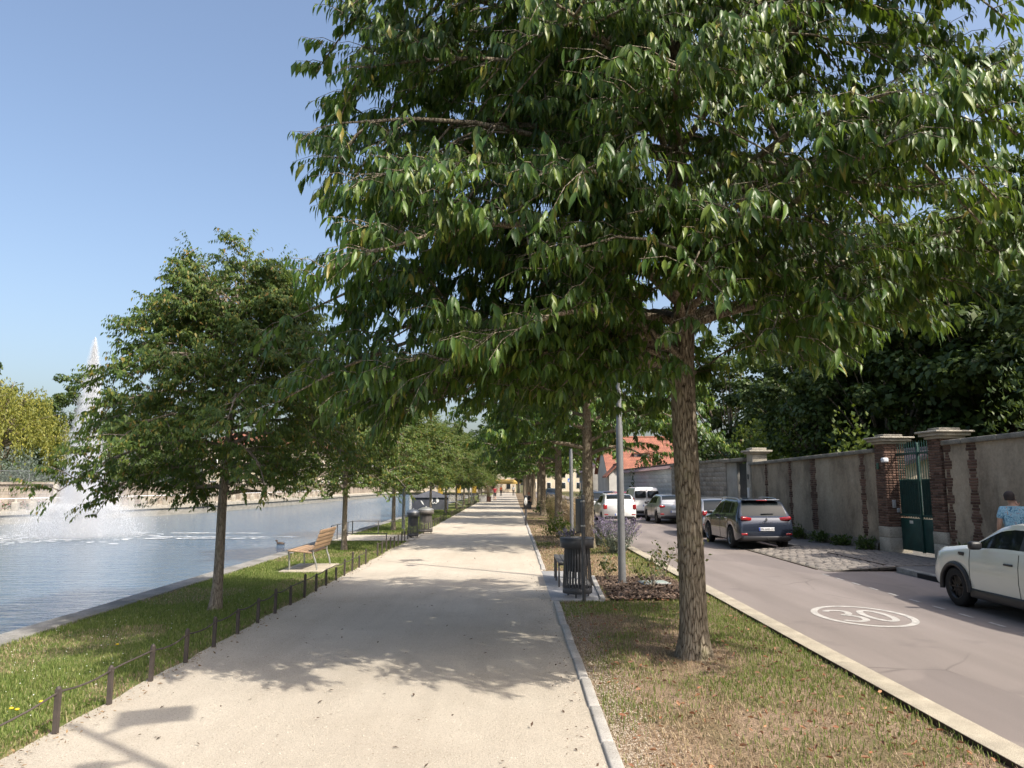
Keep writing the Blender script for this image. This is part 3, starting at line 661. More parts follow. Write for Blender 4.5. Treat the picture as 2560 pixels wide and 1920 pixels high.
def wall_piece(name, y0, y1, strips, label, th=.38):
    e = empty(name, (0, 0, 0), 0, label, 'wall'); n = 12; V = []; F = []
    for i in range(n + 1):
        y = y0 + (y1 - y0) * i / n; V += [(WX(y), y, .1), (WX(y), y, WT(y)), (WX(y) + th, y, WT(y)), (WX(y) + th, y, .1)]
    for i in range(n):
        a = 4 * i; F += [(a, a + 1, a + 5, a + 4), (a + 1, a + 2, a + 6, a + 5), (a + 2, a + 3, a + 7, a + 6)]
    F += [(0, 3, 2, 1), (4 * n, 4 * n + 1, 4 * n + 2, 4 * n + 3)]
    MB().add(V, F).build('render_coat', M['plaster'], e)
    y = y0; 
    while y < y1 - .05:
        L = min(rnd.uniform(.8, 1.2), y1 - y); ym = y + L / 2
        rbox('coping_stone', (WX(ym) + th / 2, ym, WT(ym) + .055), (th + .16, L - .012, .12), M['coping'], e, .02, (R(-.8), 0, WANG)); y += L
    # rough plinth
    b = MB(); nn = int((y1 - y0) / .25); V = []; F = []
    for i in range(nn + 1):
        y = y0 + (y1 - y0) * i / nn; h = .42 + .1 * nz(y * 1.1, 3)
        for z, ox in ((.05, .09), (.2, .1), (h - .08, .07), (h, .0)): V.append((WX(y) - ox - .03 * nz(y * 3, z * 6), y, z))
    for i in range(nn):
        for k in range(3): a = 4 * i + k; F.append((a, a + 1, a + 5, a + 4))
    b.add(V, F, True); b.build('plinth', M['rubble'], e)
    for (ys_, wmin) in strips:
        z = .5; c = 0
        while z < WT(ys_) - .02:
            wide = wmin + (.11 if (c // 3) % 2 else 0) + .05 * rnd.uniform(-1, 1)
            k = max(1, round(wide / .21)); bw = wide / k
            for j in range(k):
                yy = ys_ - wide / 2 + bw * (j + .5)
                link('brick', brick_me, None, e, (WX(yy) + .028 + rnd.uniform(-.004, .004), yy, z + .03), (0, 0, WANG), (.09, bw - .012, .058))
            z += .069; c += 1
    return e
wall_piece('garden_wall', -6, 18.0, [(17.0, .22), (17.87, .16)], 'weathered rendered wall with brick strips right of the green gate')
wall_piece('garden_wall', 21.07, 30.55, [(28.9, .16), (26.75, .17), (24.95, .34), (21.8, .2)], 'weathered rendered wall with brick strips left of the green gate')
def gate_pier(yc, label, dy=.5, dx=.6, side=1):
    e = empty('gate_pier', (WX(yc) + dx / 2 - .06, yc, .1), WANG, label, 'gate pier')
    MB().box(-dx / 2 + .02, dx / 2 - .02, -dy / 2 + .02, dy / 2 - .02, .6, 3.02).build('core', M['mortar'], e)
    rbox('base_stone', (0, 0, .2), (dx + .03, dy + .03, .46), M['limestone'], e, .012)
    rbox('base_stone', (0, 0, .58), (dx + .03, dy + .03, .29), M['limestone'], e, .012)
    z = .73; c = 0
    while z < 3.0:
        for face in (0, 1):
            wd = dy if face == 0 else dx
            cuts = [-wd / 2, -wd / 2 + (.21 if c % 2 else .1)]
            while cuts[-1] < wd / 2 - .24: cuts.append(cuts[-1] + .21)
            cuts.append(wd / 2)
            for a, b_ in zip(cuts[:-1], cuts[1:]):
                if face == 0: link('brick', brick_me, None, e, (-dx / 2 + .03 + rnd.uniform(-.003, .003), (a + b_) / 2, z + .03), None, (.075, b_ - a - .012, .058))
                else: link('brick', brick_me, None, e, ((a + b_) / 2 + .001, -dy / 2 + .03, z + .031), None, (b_ - a - .012, .07, .057))
        z += .0695; c += 1
    for (h, ox, zz) in ((.07, .05, 3.05), (.08, .14, 3.125), (.05, .2, 3.19), (.08, -.02, 3.25)):
        rbox('cap_stone', (0, 0, zz), (dx + 2 * ox, dy + 2 * ox, h), M['limestone'] if zz < 3.25 else M['coping'], e, .018)
    return e
p1 = gate_pier(20.75, 'brick gate pier left of the green gate with stone cap')
p2 = gate_pier(18.3, 'brick gate pier right of the green gate with stone cap')
rbox('letter_plate', (-.33, .08, 2.4), (.02, .11, .17), flat('plate_green', (.03, .09, .06), .5), p1, .004)
bxm = flat('box_grey', (.35, .36, .36), .5)
rbox('intercom', (-.12, -.262, 1.35), (.1, .03, .22), bxm, p1, .008); rbox('intercom', (.0, -.262, 1.18), (.1, .03, .12), bxm, p1, .008)
tag(rbox('wall_lamp', (WX(20.45) - .1, 20.41, 2.66), (.16, .16, .13), flat('lamp_white', (.7, .72, .76), .4), None, .03), 'small white lamp box on the pier of the green gate', 'lamp')
e = empty('iron_gate', (WX(19.53) + .30, 19.53, .1), WANG, 'green iron double gate between the brick piers', 'gate')
for lf in (0, 1):
    y0 = -.98 if lf else .03; y1 = -.03 if lf else .98
    rbox('kick_panel', (0, (y0 + y1) / 2, .55), (.03, y1 - y0, .86), M['green'], e, .004)
    for zz in (1.06, 2.72): rbox('rail', (0, (y0 + y1) / 2, zz), (.045, y1 - y0, .06), M['green'], e, .004)
    for k in range(9):
        yy = y0 + .05 + (y1 - y0 - .1) * k / 8
        MB().tube([(0, yy, 1.06), (0, yy, 2.98), (0, yy, 3.06)], [.011, .011, .001], 6).build('bar', M['green'], e)
    for k in range(8):
        yy = y0 + .1 + (y1 - y0 - .2) * k / 7
        MB().tube([(.0, yy, 1.0), (.0, yy, 1.98), (0, yy, 2.05)], [.013, .013, .001], 5).build('short_bar', M['green'], e)
    MB().cbox((.02, (y0 + y1) / 2, 1.53), (.006, y1 - y0 - .06, 1.0)).build('back_sheet', M['green'], e)
rbox('meeting_stile', (-.02, 0, 1.55), (.06, .07, 2.9), M['green'], e, .006)
rbox('name_plate', (-.02, .48, .88), (.008, .16, .08), flat('plate_pale', (.55, .55, .5), .5), e, .003)
# second gate: pale pillar, lintel, dark gate
e = empty('dark_gate', (WX(31.5), 31.5, .1), WANG, 'dark metal gate set in a grey rendered frame beside the pale pillar', 'gate')
grey = pm('grey_render', (.36, .35, .32), (.27, .26, .24), 1.5, .95, .3, 40, spec=.1)
rbox('frame_panel', (.2, 1.42, 1.42), (.3, 1.35, 2.85), grey, e, .01); rbox('lintel', (.17, .85, 2.93), (.6, 2.6, .16), M['coping'], e, .02)
for k in range(9): rbox('board', (.16, -.58 + .145 * k, 1.4), (.04, .125, 2.75), M['dgate'], e, .006)
rbox('lower_sheet', (.13, 0, .75), (.02, 1.25, 1.3), M['dgate'], e, .004)
p3 = empty('stone_pillar', (WX(30.7) + .18, 30.62, .1), WANG, 'pale stone pillar with moulded cap beside the dark gate', 'pillar')
rbox('shaft', (0, 0, 1.4), (.48, .36, 2.8), M['limestone'], p3, .012); rbox('neck', (.12, -.08, 2.95), (.62, .62, .42), M['limestone'], p3, .012)
for (ox, zz, h) in ((.1, 3.18, .07), (.18, 3.25, .08), (.0, 3.34, .1)): rbox('cap_stone', (.12, -.08, zz), (.62 + 2 * ox, .62 + 2 * ox, h), M['limestone'], p3, .018)
rbox('letter_box', (-.26, 0, 1.5), (.05, .17, .5), flat('box_white', (.6, .6, .6), .4), p3, .01); rbox('door_phone', (-.25, .02, 2.2), (.02, .12, .2), M['dgate'], p3, .006)
def block_wall(name, p0, p1, H, bl, bh, me, core, label, cap):
    d = Vector((p1[0] - p0[0], p1[1] - p0[1], 0)); L = d.length; rz = math.atan2(d.y, d.x) - math.pi / 2
    e = empty(name, (p0[0], p0[1], .1), rz, label, 'wall')
    MB().box(.03, .4, 0, L, 0, H).build('core', core, e)
    z = 0; c = 0
    while z < H - .05:
        y = -bl / 2 if c % 2 else 0
        while y < L - .02:
            a = max(y, 0); b_ = min(y + bl * rnd.uniform(.85, 1.15), L)
            if b_ - a > .05: link('block', me, None, e, (.06 + rnd.uniform(-.008, .008), (a + b_) / 2, z + bh / 2), None, (.12, b_ - a - .014, bh - .016))
            y = b_ if b_ > a else y + bl
        z += bh; c += 1
    cap(e, L, H); return e
def cap_flat(e, L, H): 
    y = 0
    while y < L - .02: l = min(1.1, L - y); rbox('coping_stone', (.2, y + l / 2, H + .06), (.56, l - .01, .13), M['coping'], e, .02); y += l
block_wall('block_wall', (9.76, 33.5), (9.55, 44.0), 2.92, .56, .225, block_me, M['mortar'], 'wall of weathered grey stone blocks behind the large trunk', cap_flat)
M['slate'] = pm('purple_slate_tiles', (.20, .14, .14), (.14, .10, .11), 3, .7, .5, 18, .02, spec=.3)
tile_me = rbox_mesh('cap_tile', (1, 1, 1), .06, 1); tile_me.materials.append(pm('cap_tile', (.25, .165, .15), (.17, .12, .12), 5, .75, objrand=.5, spec=.3))
def cap_tiles(e, L, H):
    n_ = int(L / .3)
    for r_ in range(3):
        for i in range(n_): link('cap_tile', tile_me, None, e, (-.07 + .16 * r_, (i + .5) * L / n_, H + .03 + .085 * r_), (0, R(-27), 0), (.24, L / n_ - .01, .03))
    MB().tube([(.36, 0, H + .28), (.36, L, H + .28)], .07, 8).build('ridge_roll', M['brick'], e)
block_wall('whitewashed_wall', (9.55, 44.0), (9.35, 64.0), 2.82, .95, .28, wblock_me, M['whiteblock'], 'long whitewashed block wall with tiled top behind the white van', cap_tiles)
# ------------------------------------------------------------------ houses
M['rooft'] = None
def roof_mat():
    m, t, p, o = nodes_of('orange_clay_tiles'); v = coords(t)
    br = t.nodes.new('ShaderNodeTexBrick'); br.inputs['Scale'].default_value = 1; br.inputs['Brick Width'].default_value = .2; br.inputs['Row Height'].default_value = .16
    br.inputs['Color1'].default_value = (.34, .14, .085, 1); br.inputs['Color2'].default_value = (.26, .105, .07, 1); br.inputs['Mortar'].default_value = (.13, .05, .04, 1); br.inputs['Mortar Size'].default_value = .012
    sx = t.nodes.new('ShaderNodeSeparateXYZ'); cx = t.nodes.new('ShaderNodeCombineXYZ'); t.links.new(v, sx.inputs[0]); ad = t.nodes.new('ShaderNodeMath'); t.links.new(sx.outputs[0], ad.inputs[0]); t.links.new(sx.outputs[1], ad.inputs[1]); t.links.new(ad.outputs[0], cx.inputs[0]); t.links.new(sx.outputs[2], cx.inputs[1]); t.links.new(cx.outputs[0], br.inputs['Vector'])
    col = mixc(t, .6, br.outputs['Color'], ramp(t, noise_n(t, v, 1.2, 5), [(.3, (.7, .65, .62)), (.7, (1.25, 1.2, 1.15))]), 'MULTIPLY')
    t.links.new(col, p.inputs['Base Color']); p.inputs['Roughness'].default_value = .85; bump_n(t, br.outputs['Fac'], p, .6, .03); return m
M['rooft'] = roof_mat()
M['wallw'] = pm('white_house_render', (.68, .66, .62), (.56, .54, .5), 1, .9, .2, 30, spec=.15)
M['cream'] = pm('cream_facade', (.62, .54, .42), (.52, .45, .35), .7, .9, .2, 30, spec=.15)
M['glass'] = flat('window_glass', (.02, .025, .03), .06, spec=.7)
M['frame'] = flat('white_frame', (.7, .7, .68), .5)
def win(e, c, d, axis):
    """window with frame; axis = outward normal of the facade"""
    w_ = empty('window', c) ; w_.parent = e; ax = Vector(axis)
    if abs(ax.x) > .5: sz = lambda a, z, t_: (t_, a, z)
    else: sz = lambda a, z, t_: (a, t_, z)
    rbox('frame', tuple(ax * .02), sz(d[0] + .14, d[1] + .14, .06), M['frame'], w_, .01)
    rbox('pane', tuple(ax * .04), sz(d[0], d[1], .05), M['glass'], w_, .005)
def gable_house(name, x0, x1, y0, y1, eave, ridge, label, wm, rm, wins=(), ov=.35, hip=0):
    e = empty(name, ((x0 + x1) / 2, (y0 + y1) / 2, 0), 0, label, 'house'); hx, hy = (x1 - x0) / 2, (y1 - y0) / 2
    MB().add([(-hx, -hy, 0), (hx, -hy, 0), (hx, hy, 0), (-hx, hy, 0), (-hx, -hy, eave), (hx, -hy, eave), (hx, hy, eave), (-hx, hy, eave), (0, -hy + hip, ridge), (0, hy, ridge)],
             [(0, 1, 5, 8, 4), (2, 3, 7, 9, 6), (3, 0, 4, 7), (1, 2, 6, 5)]).build('wall', wm, e)
    k = (ridge - eave) / hx
    for s_ in (-1, 1):
        xe = s_ * (hx + ov); ze = eave - k * ov
        V = [(xe, -hy - ov, ze), (xe, hy + ov, ze), (0, hy + ov, ridge), (0, -hy - (ov if not hip else -hip), ridge)]
        V = [(a, b_, c + .02) for a, b_, c in V] + [(a, b_, c + .16) for a, b_, c in V]
        MB().add(V, [(0, 1, 2, 3), (7, 6, 5, 4), (0, 4, 5, 1), (1, 5, 6, 2), (3, 2, 6, 7), (0, 3, 7, 4)]).build('roof', rm, e)
    y_r = -hy + hip if hip else -hy - ov
    if hip:
        q = hx + ov; ze = eave - k * ov; MB().add([(-q, -hy - ov, ze + .02), (q, -hy - ov, ze + .02), (0, y_r, ridge + .02), (-q, -hy - ov, ze + .16), (q, -hy - ov, ze + .16), (0, y_r, ridge + .16)], [(0, 2, 1), (3, 4, 5), (0, 1, 4, 3)]).build('roof', rm, e)
        for s_ in (-1, 1): MB().tube([(s_ * q, -hy - ov, ze + .15), (0, y_r, ridge + .15)], .1, 6).build('hip_tiles', rm, e)
    MB().tube([(0, y_r, ridge + .15), (0, hy + ov, ridge + .15)], .11, 8).build('ridge_tiles', rm, e)
    for c, d, a in wins: win(e, c, d, a)
    return e
h1 = gable_house('house', 8.9, 18.9, 72.7, 81.3, 3.3, 6.75, 'house with orange tiled roof and white dormer behind the whitewashed wall', M['wallw'], M['rooft'])
h1.rotation_euler = (0, 0, R(90))
dm = empty('dormer', (-2.6, .8, 4.75)); dm.parent = h1
MB().add([(-.55, -.75, -.6), (-.55, .75, -.6), (-.55, .75, .35), (-.55, -.75, .35), (1.6, -.75, .35), (1.6, .75, .35), (1.6, -.75, -.6), (1.6, .75, -.6)], [(0, 3, 2, 1), (0, 6, 4, 3), (1, 2, 5, 7)]).build('dormer_wall', M['wallw'], dm)
MB().add([(-.8, -.95, .33), (-.8, .95, .33), (0.4, 0, 1.05), (1.9, 0, 1.05), (1.9, -.95, .33), (1.9, .95, .33)], [(0, 2, 1), (0, 4, 3, 2), (1, 2, 3, 5)]).build('dormer_roof', M['rooft'], dm)
rbox('pane', (-.57, 0, -.1), (.03, .9, .6), M['glass'], dm, .005)
rbox('chimney', (.3, -2.6, 7.0), (.7, .9, 1.4), M['brick'], h1, .02)
gable_house('house', 9.0, 10.6, 68.0, 70.0, 2.9, 3.7, 'small gabled porch at the far end of the whitewashed wall', M['wallw'], M['rooft'])
gable_house('house', 9.0, 16, 84, 98, 3.6, 7.0, 'grey house beyond the whitewashed wall with plain roof', grey, M['slate'], [((-3.5, -4 + 3 * i, 1.6), (.9, 1.5), (-1, 0, 0)) for i in range(4)])
h2 = gable_house('house', 18.3, 25.5, 59.5, 68, 4.2, 6.35, 'house hidden in greenery with brick chimney, mast and satellite dish', M['cream'], M['rooft'])
ch = rbox('chimney', (-.6, -3.2, 6.75), (1.5, .6, .75), M['brick'], h2, .02); rbox('chimney_cap', (0, 0, .42), (1.65, .75, .1), M['limestone'], ch, .02)
MB().tube([(.45, -.35, -.2), (.45, -.35, 2.6)], .035, 6).build('mast', flat('galvanised', (.5, .52, .54), .4, .6), ch)
MB().lathe([(.01, .06), (.2, .1), (.36, .2)], 14, axis='x').build('satellite_dish', flat('dish_white', (.6, .6, .6), .4), ch, (.75, -.5, .45), (0, R(-10), R(-110)))
gable_house('outbuilding', 13.2, 17.0, 25.5, 29, 2.5, 3.1, 'pale stone outbuilding glimpsed through the bars of the green gate', M['cream'], M['slate'], [((-.6, -1.75, 1.5), (.6, .8), (0, -1, 0))])
gable_house('house', 12.6, 21, -4, 12.3, 7.5, 10.2, 'house behind the garden wall just outside the right picture edge', M['cream'], M['slate'], [((-4.2, -5.5 + 3.6 * i, z_), (1, 1.5), (-1, 0, 0)) for i in range(4) for z_ in (1.8, 4.8)])
# ------------------------------------------------------------------ far bank
FB = [(-38.5, 8), (-33.6, 28), (-29.5, 42), (-25.2, 59), (-23.6, 107), (-23.0, 150)]
def fb(y, off=0):
    for (x0, y0), (x1, y1) in zip(FB[:-1], FB[1:]):
        if y <= y1: return x0 + (x1 - x0) * (y - y0) / (y1 - y0) - off
    return FB[-1][0] - off
M['quay2'] = pm('far_quay_stone', (.30, .285, .25), (.21, .20, .175), 1.5, .9, .6, 9, .03, stretch=(1, 1, 3), spec=.15, fine=(12, .5))
def ret_mat():
    m, t, p, o = nodes_of('retaining_ashlar'); v = coords(t)
    br = t.nodes.new('ShaderNodeTexBrick'); br.inputs['Scale'].default_value = 1; br.inputs['Brick Width'].default_value = .6; br.inputs['Row Height'].default_value = .22
    br.inputs['Color1'].default_value = (.33, .29, .24, 1); br.inputs['Color2'].default_value = (.25, .22, .19, 1); br.inputs['Mortar'].default_value = (.2, .18, .15, 1); br.inputs['Mortar Size'].default_value = .014
    sx = t.nodes.new('ShaderNodeSeparateXYZ'); cx = t.nodes.new('ShaderNodeCombineXYZ'); t.links.new(v, sx.inputs[0]); t.links.new(sx.outputs[1], cx.inputs[0]); t.links.new(sx.outputs[2], cx.inputs[1]); t.links.new(cx.outputs[0], br.inputs['Vector'])
    st = ramp(t, noise_n(t, coords(t, 'Object', (1, 1, .15)), 1.0, 5, .65), [(.38, (.5, .45, .42)), (.62, (1.1, 1.08, 1.05))])
    t.links.new(mixc(t, .85, br.outputs['Color'], st, 'MULTIPLY'), p.inputs['Base Color']); p.inputs['Roughness'].default_value = .92; bump_n(t, br.outputs['Fac'], p, .5, .02); return m
M['ret'] = ret_mat()
e = bpy.data.objects['far_quay_edge']
ys = [8 + 3 * i for i in range(48)]
def strip(name, prof, m, parent=None):
    V = []; F = []; n_ = len(prof)
    for y in ys: V += [(fb(y, o_), y, z) for o_, z in prof]
    for i in range(len(ys) - 1):
        for k in range(n_ - 1): a = i * n_ + k; F.append((a, a + 1, a + n_ + 1, a + n_))
    return MB().add(V, F).build(name, m, parent)
strip('quay_face', [(-.02, -.6), (0, .22)], M['quay2'], e); strip('quay_lip', [(-.12, .2), (-.12, .42), (.5, .43)], M['limestone'], e)
strip('promenade', [(.5, .425), (3.4, .425)], M['band'], e)
wl = tag(strip('retaining_wall', [(3.4, .4), (3.45, 1.98), (3.32, 1.98), (3.32, 2.12), (3.95, 2.12), (3.95, 1.6)], M['ret']), 'stained stone retaining wall along the far bank', 'wall')
tag(strip('bank_ground', [(3.95, 2.0), (30, 2.3)], M['lawn']), kind='structure')
y = 24.0
while y < 60:
    rbox('pilaster', (fb(y) - 3.36, y, 1.2), (.2, .5, 1.62), M['limestone'], wl, .02, (0, 0, R(15))); y += 8.6
e = empty('balustrade', (0, 0, 0), 0, 'white rail on cream stone posts along the far bank', 'railing')
y = 26.0
while y < 100:
    x = fb(y, .55)
    rbox('post', (x, y, .68), (.34, .36, .52), M['limestone'], e, .03, (0, 0, R(15)))
    MB().lathe([(.09, .94), (.05, .98), (.1, 1.05), (.05, 1.14), (.0, 1.17)], 8, (x, y, 0)).build('finial', M['limestone'], e); y += 1.12 if y < 62 else 2.2
MB().tube([(fb(y_, .55), y_, 1.14) for y_ in range(20, 100, 4)], .028, 6).build('rail', flat('rail_white', (.75, .75, .75), .4), e)
e = empty('wire_fence', (0, 0, 0), 0, 'thin grey wire fence on top of the far retaining wall', 'fence')
galv = flat('wire_grey', (.22, .23, .24), .5, .3)
yy = 24.0
while yy < 80: MB().tube([(fb(yy, 3.6), yy, 2.1), (fb(yy, 3.6), yy, 2.85)], .022, 5).build('post', galv, e); yy += 2.4
b = MB()
for i in range(0, 560):
    y0 = 24 + .1 * i
    if i % 1 == 0:
        for s_ in (-1, 1):
            ya = y0; yb = y0 + .35 * s_
            b.tube([(fb(ya, 3.6), ya, 2.12), (fb(yb, 3.6), yb, 2.82)], .004, 3, cap=False, smooth=False)
b.tube([(fb(y_, 3.6), y_, 2.84) for y_ in range(24, 81, 3)], .02, 4)
tag(b.build('wire_mesh', galv, e), kind='stuff')
# flowers between posts
def flower_strip(name, seed, y0, y1, off, label):
    rg = np.random.default_rng(seed); n_ = 900; yv = rg.uniform(y0, y1, n_); P = np.array([(fb(a) - off + rg.normal(0, .16), a, .43 + rg.uniform(.02, .42)) for a in yv])
    root = empty(name, (0, 0, 0), 0, label, 'flower bed')
    tag(link('foliage', leaf_mesh('foliage', P, rg.normal(0, 1, P.shape) + UP, rg.normal(0, 1, P.shape), np.full(n_, .16), LT_MID), M['leafC'], root), kind='stuff')
    Q = P[::3] + np.array((.05, 0, .12)); tag(link('petals', leaf_mesh('petals', Q, rg.normal(0, 1, Q.shape), rg.normal(0, 1, Q.shape), np.full(len(Q), .1), LT_WIDE), leaf_mat('petal_' + name, [(0, (.5, .08, .1)), (.6, (.45, .2, .3)), (1, (.7, .65, .6))], .6, .2, (.5, .1, .1)), root), kind='stuff')
flower_strip('flower_bed', 4, 36, 47, .95, 'red and pink flowers behind the far stone posts')
# buildings across the water and at the end
def block_building(name, c, d, rows_, cols, label, face, m, roof):
    e = empty(name, (c[0], c[1], 0), 0, label, 'building'); hx, hy = d[0] / 2, d[1] / 2
    MB().box(-hx, hx, -hy, hy, 0, d[2]).build('wall', m, e); rbox('cornice', (0, 0, d[2] - .1), (d[0] + .5, d[1] + .5, .3), M['limestone'], e, .05)
    MB().add([(-hx - .3, -hy - .3, d[2] + .05), (hx + .3, -hy - .3, d[2] + .05), (hx + .3, hy + .3, d[2] + .05), (-hx - .3, hy + .3, d[2] + .05), (-hx * .6, -hy * .5, d[2] + 2.2), (hx * .6, -hy * .5, d[2] + 2.2), (hx * .6, hy * .5, d[2] + 2.2), (-hx * .6, hy * .5, d[2] + 2.2)],
             [(0, 1, 5, 4), (1, 2, 6, 5), (2, 3, 7, 6), (3, 0, 4, 7), (4, 5, 6, 7)]).build('roof', roof, e)
    for r_ in range(rows_):
        for k in range(cols):
            z = 1.6 + 2.9 * r_
            if face == 'x': win(e, (hx, -hy + (k + .5) * d[1] / cols, z), (1.0, 1.6), (1, 0, 0)); 
            if face in 'xy': win(e, (-hx + (k + .5) * d[0] / cols, -hy, z), (1.0, 1.6), (0, -1, 0))
block_building('building', (-36, 112, 0), (14, 20, 7.4), 2, 5, 'cream apartment building across the water behind the lawn trees', 'x', M['cream'], M['rooft'])
block_building('building', (-34, 138, 0), (14, 18, 6.6), 2, 4, 'pale building farther along the far bank', 'x', M['wallw'], M['rooft'])
block_building('building', (-12, 186, 0), (26, 12, 9), 2, 7, 'cream building closing the view beyond the water', 'y', M['cream'], M['slate'])
block_building('building', (16, 205, 0), (24, 12, 7), 2, 6, 'low pale building at the far end of the road', 'y', M['cream'], M['slate'])
e = empty('awning', (-1, 176, 0), 0, 'yellow awning at the far end of the path', 'awning'); yel = flat('awning_yellow', (.55, .36, .10), .8)
MB().add([(-3, 0, 2.4), (3, 0, 2.4), (3, 1.6, 3.1), (-3, 1.6, 3.1), (-3, 0, 2.0), (3, 0, 2.0)], [(0, 1, 2, 3), (4, 5, 1, 0)]).build('canvas', yel, e)
for x in (-2.9, 2.9): MB().tube([(x, .1, 0), (x, .1, 2.4)], .05, 6).build('post', M['frame'], e)
# ------------------------------------------------------------------ fountain
def fountain():
    rg = np.random.default_rng(5); root = empty('fountain', (-19.0, 32.6, WZ), 0, 'tall white fountain jet spraying up from the water', 'fountain')
    P = []; S = []
    n_ = 60000; h = rg.uniform(0, 1, n_) ** .95; top = 8.9
    # rising core that frays as it falls back
    wdt = .1 + .95 * (1 - h) ** .75 + .1 * rg.random(n_); wdt *= (1 - h ** 6)
    a = rg.uniform(0, 2 * math.pi, n_); r = np.abs(rg.normal(0, .5, n_)) * wdt
    drift = -.55 * (1 - h) * np.abs(rg.normal(0, 1, n_)) * (rg.random(n_) < .35)
    P.append(np.stack([r * np.cos(a) + drift + .1 * np.sin(h * 3), r * np.sin(a), h * top], 1)); S.append(.062 * rg.uniform(.4, 1.1, n_))
    # fan-shaped low jets arching outwards
    k = 15000; az = rg.integers(0, 26, k) / 26 * 2 * math.pi + rg.normal(0, .05, k); t = rg.uniform(0, 1, k); Rr = 2.2 + rg.normal(0, .25, k)
    P.append(np.stack([Rr * t * np.cos(az), Rr * t * np.sin(az), 2.6 * 4 * t * (1 - t) * .5 + .05 + rg.normal(0, .08, k)], 1)); S.append(.07 * rg.uniform(.4, 1.1, k))
    # drifting mist to the left and low skirt
    k = 9000; x = rg.normal(-.5, 1.4, k); y_ = rg.normal(0, 1.3, k); z = np.abs(rg.normal(0, 1.2, k)); P.append(np.stack([x, y_, z], 1)); S.append(.042 * rg.uniform(.3, 1.1, k))
    P = np.concatenate(P); S = np.concatenate(S); P[:, 2] = np.maximum(P[:, 2], .02)
    A = rg.normal(0, .35, P.shape) + np.array((0, 0, 1.)); N = rg.normal(0, 1, P.shape)
    m, t_, p, o = nodes_of('spray'); p.inputs['Base Color'].default_value = (.97, .98, .99, 1); p.inputs['Roughness'].default_value = .6
    tr = t_.nodes.new('ShaderNodeBsdfTranslucent'); tr.inputs[0].default_value = (.97, .98, .99, 1); ms = t_.nodes.new('ShaderNodeMixShader'); ms.inputs[0].default_value = .55
    t_.links.new(p.outputs[0], ms.inputs[1]); t_.links.new(tr.outputs[0], ms.inputs[2]); t_.links.new(ms.outputs[0], o.inputs[0])
    tag(link('spray', leaf_mesh('spray', P, A, N, S, (np.array([(0, .1, 0), (0, -.1, .05), (1, 0, 0), (.4, .0, .22)]), np.array([(0, 1, 2), (0, 3, 1), (1, 3, 2), (0, 2, 3)]))), m, root), kind='stuff')
    # soft mist: a plume and a low cloud, denser towards their middle
    def mist(name, prof, dens, fn):
        mo = MB().lathe(prof, 20).build(name, None, root); mv = bpy.data.materials.new(name); mv.use_nodes = True; tt = mv.node_tree; tt.nodes.clear()
        out = tt.nodes.new('ShaderNodeOutputMaterial'); pv = tt.nodes.new('ShaderNodeVolumePrincipled'); pv.inputs['Color'].default_value = (.97, .98, 1, 1); pv.inputs['Anisotropy'].default_value = .1
        tc = tt.nodes.new('ShaderNodeTexCoord'); sp = tt.nodes.new('ShaderNodeSeparateXYZ'); tt.links.new(tc.outputs['Object'], sp.inputs[0])
        def mth(op, a, b=None, c=None):
            q = tt.nodes.new('ShaderNodeMath'); q.operation = op
            for i_, v_ in enumerate((a, b, c)):
                if v_ is None: continue
                if isinstance(v_, (int, float)): q.inputs[i_].default_value = v_
                else: tt.links.new(v_, q.inputs[i_])
            return q.outputs[0]
        r2 = mth('SQRT', mth('ADD', mth('MULTIPLY', sp.outputs[0], sp.outputs[0]), mth('MULTIPLY', sp.outputs[1], sp.outputs[1])))
        d0 = fn(mth, r2, sp.outputs[2])
        nn = tt.nodes.new('ShaderNodeTexNoise'); nn.inputs['Scale'].default_value = 1.6; nn.inputs['Detail'].default_value = 3; tt.links.new(tc.outputs['Object'], nn.inputs['Vector'])
        d1 = mth('MULTIPLY', mth('MULTIPLY', d0, dens), mth('MULTIPLY_ADD', nn.outputs['Fac'], 1.6, -.2)); tt.links.new(mth('MAXIMUM', d1, 0), pv.inputs['Density']); tt.links.new(pv.outputs[0], out.inputs['Volume'])
        mo.data.materials.clear(); mo.data.materials.append(mv); tag(mo, kind='stuff')
    rad_ = lambda z: .1 + 1.0 * max(0, 1 - z / 8.9) ** .75
    pr = [(0, .02)] + [(rad_(z) * 1.05, z) for z in (.02, .8, 1.6, 2.4, 3.2, 4, 4.8, 5.6, 6.4, 7.2, 7.7, 8.1, 8.4, 8.65, 8.8)] + [(0, 8.9)]
    mist('plume_mist', pr, 9.0, lambda mth, r, z: mth('MAXIMUM', mth('SUBTRACT', 1, mth('DIVIDE', r, mth('MULTIPLY_ADD', mth('POWER', mth('MAXIMUM', mth('SUBTRACT', 1, mth('DIVIDE', z, 8.9)), .001), .75), 1.0, .1))), 0))
    lowp = [(0, .02), (3.6, .02), (3.5, .8), (2.8, 1.8), (1.6, 2.6), (0, 2.9)]
    mist('low_mist', lowp, .85, lambda mth, r, z: mth('MAXIMUM', mth('SUBTRACT', 1, mth('SQRT', mth('ADD', mth('POWER', mth('DIVIDE', r, 3.5), 2), mth('POWER', mth('DIVIDE', z, 2.7), 2)))), 0))
    # foam patches on the water around it
    b = MB()
    for i in range(150):
        a_ = rg.uniform(0, 2 * math.pi); rr = abs(rg.normal(2.4, .8)) if i < 260 else rg.uniform(.3, 2.4); x, y_ = rr * math.cos(a_) * 1.15, rr * math.sin(a_) * 1.1; l = rg.uniform(.04, .2)
        pts = [(x + l * (1 + .4 * rg.random()) * math.cos(q), y_ + l * .5 * math.sin(q), .006 + .0001 * i / 4) for q in (0, 1.1, 2.2, 3.3, 4.4, 5.4)]; b.quad(*pts)
    tag(b.build('foam', M['foam'], root), kind='stuff')
    b = MB()
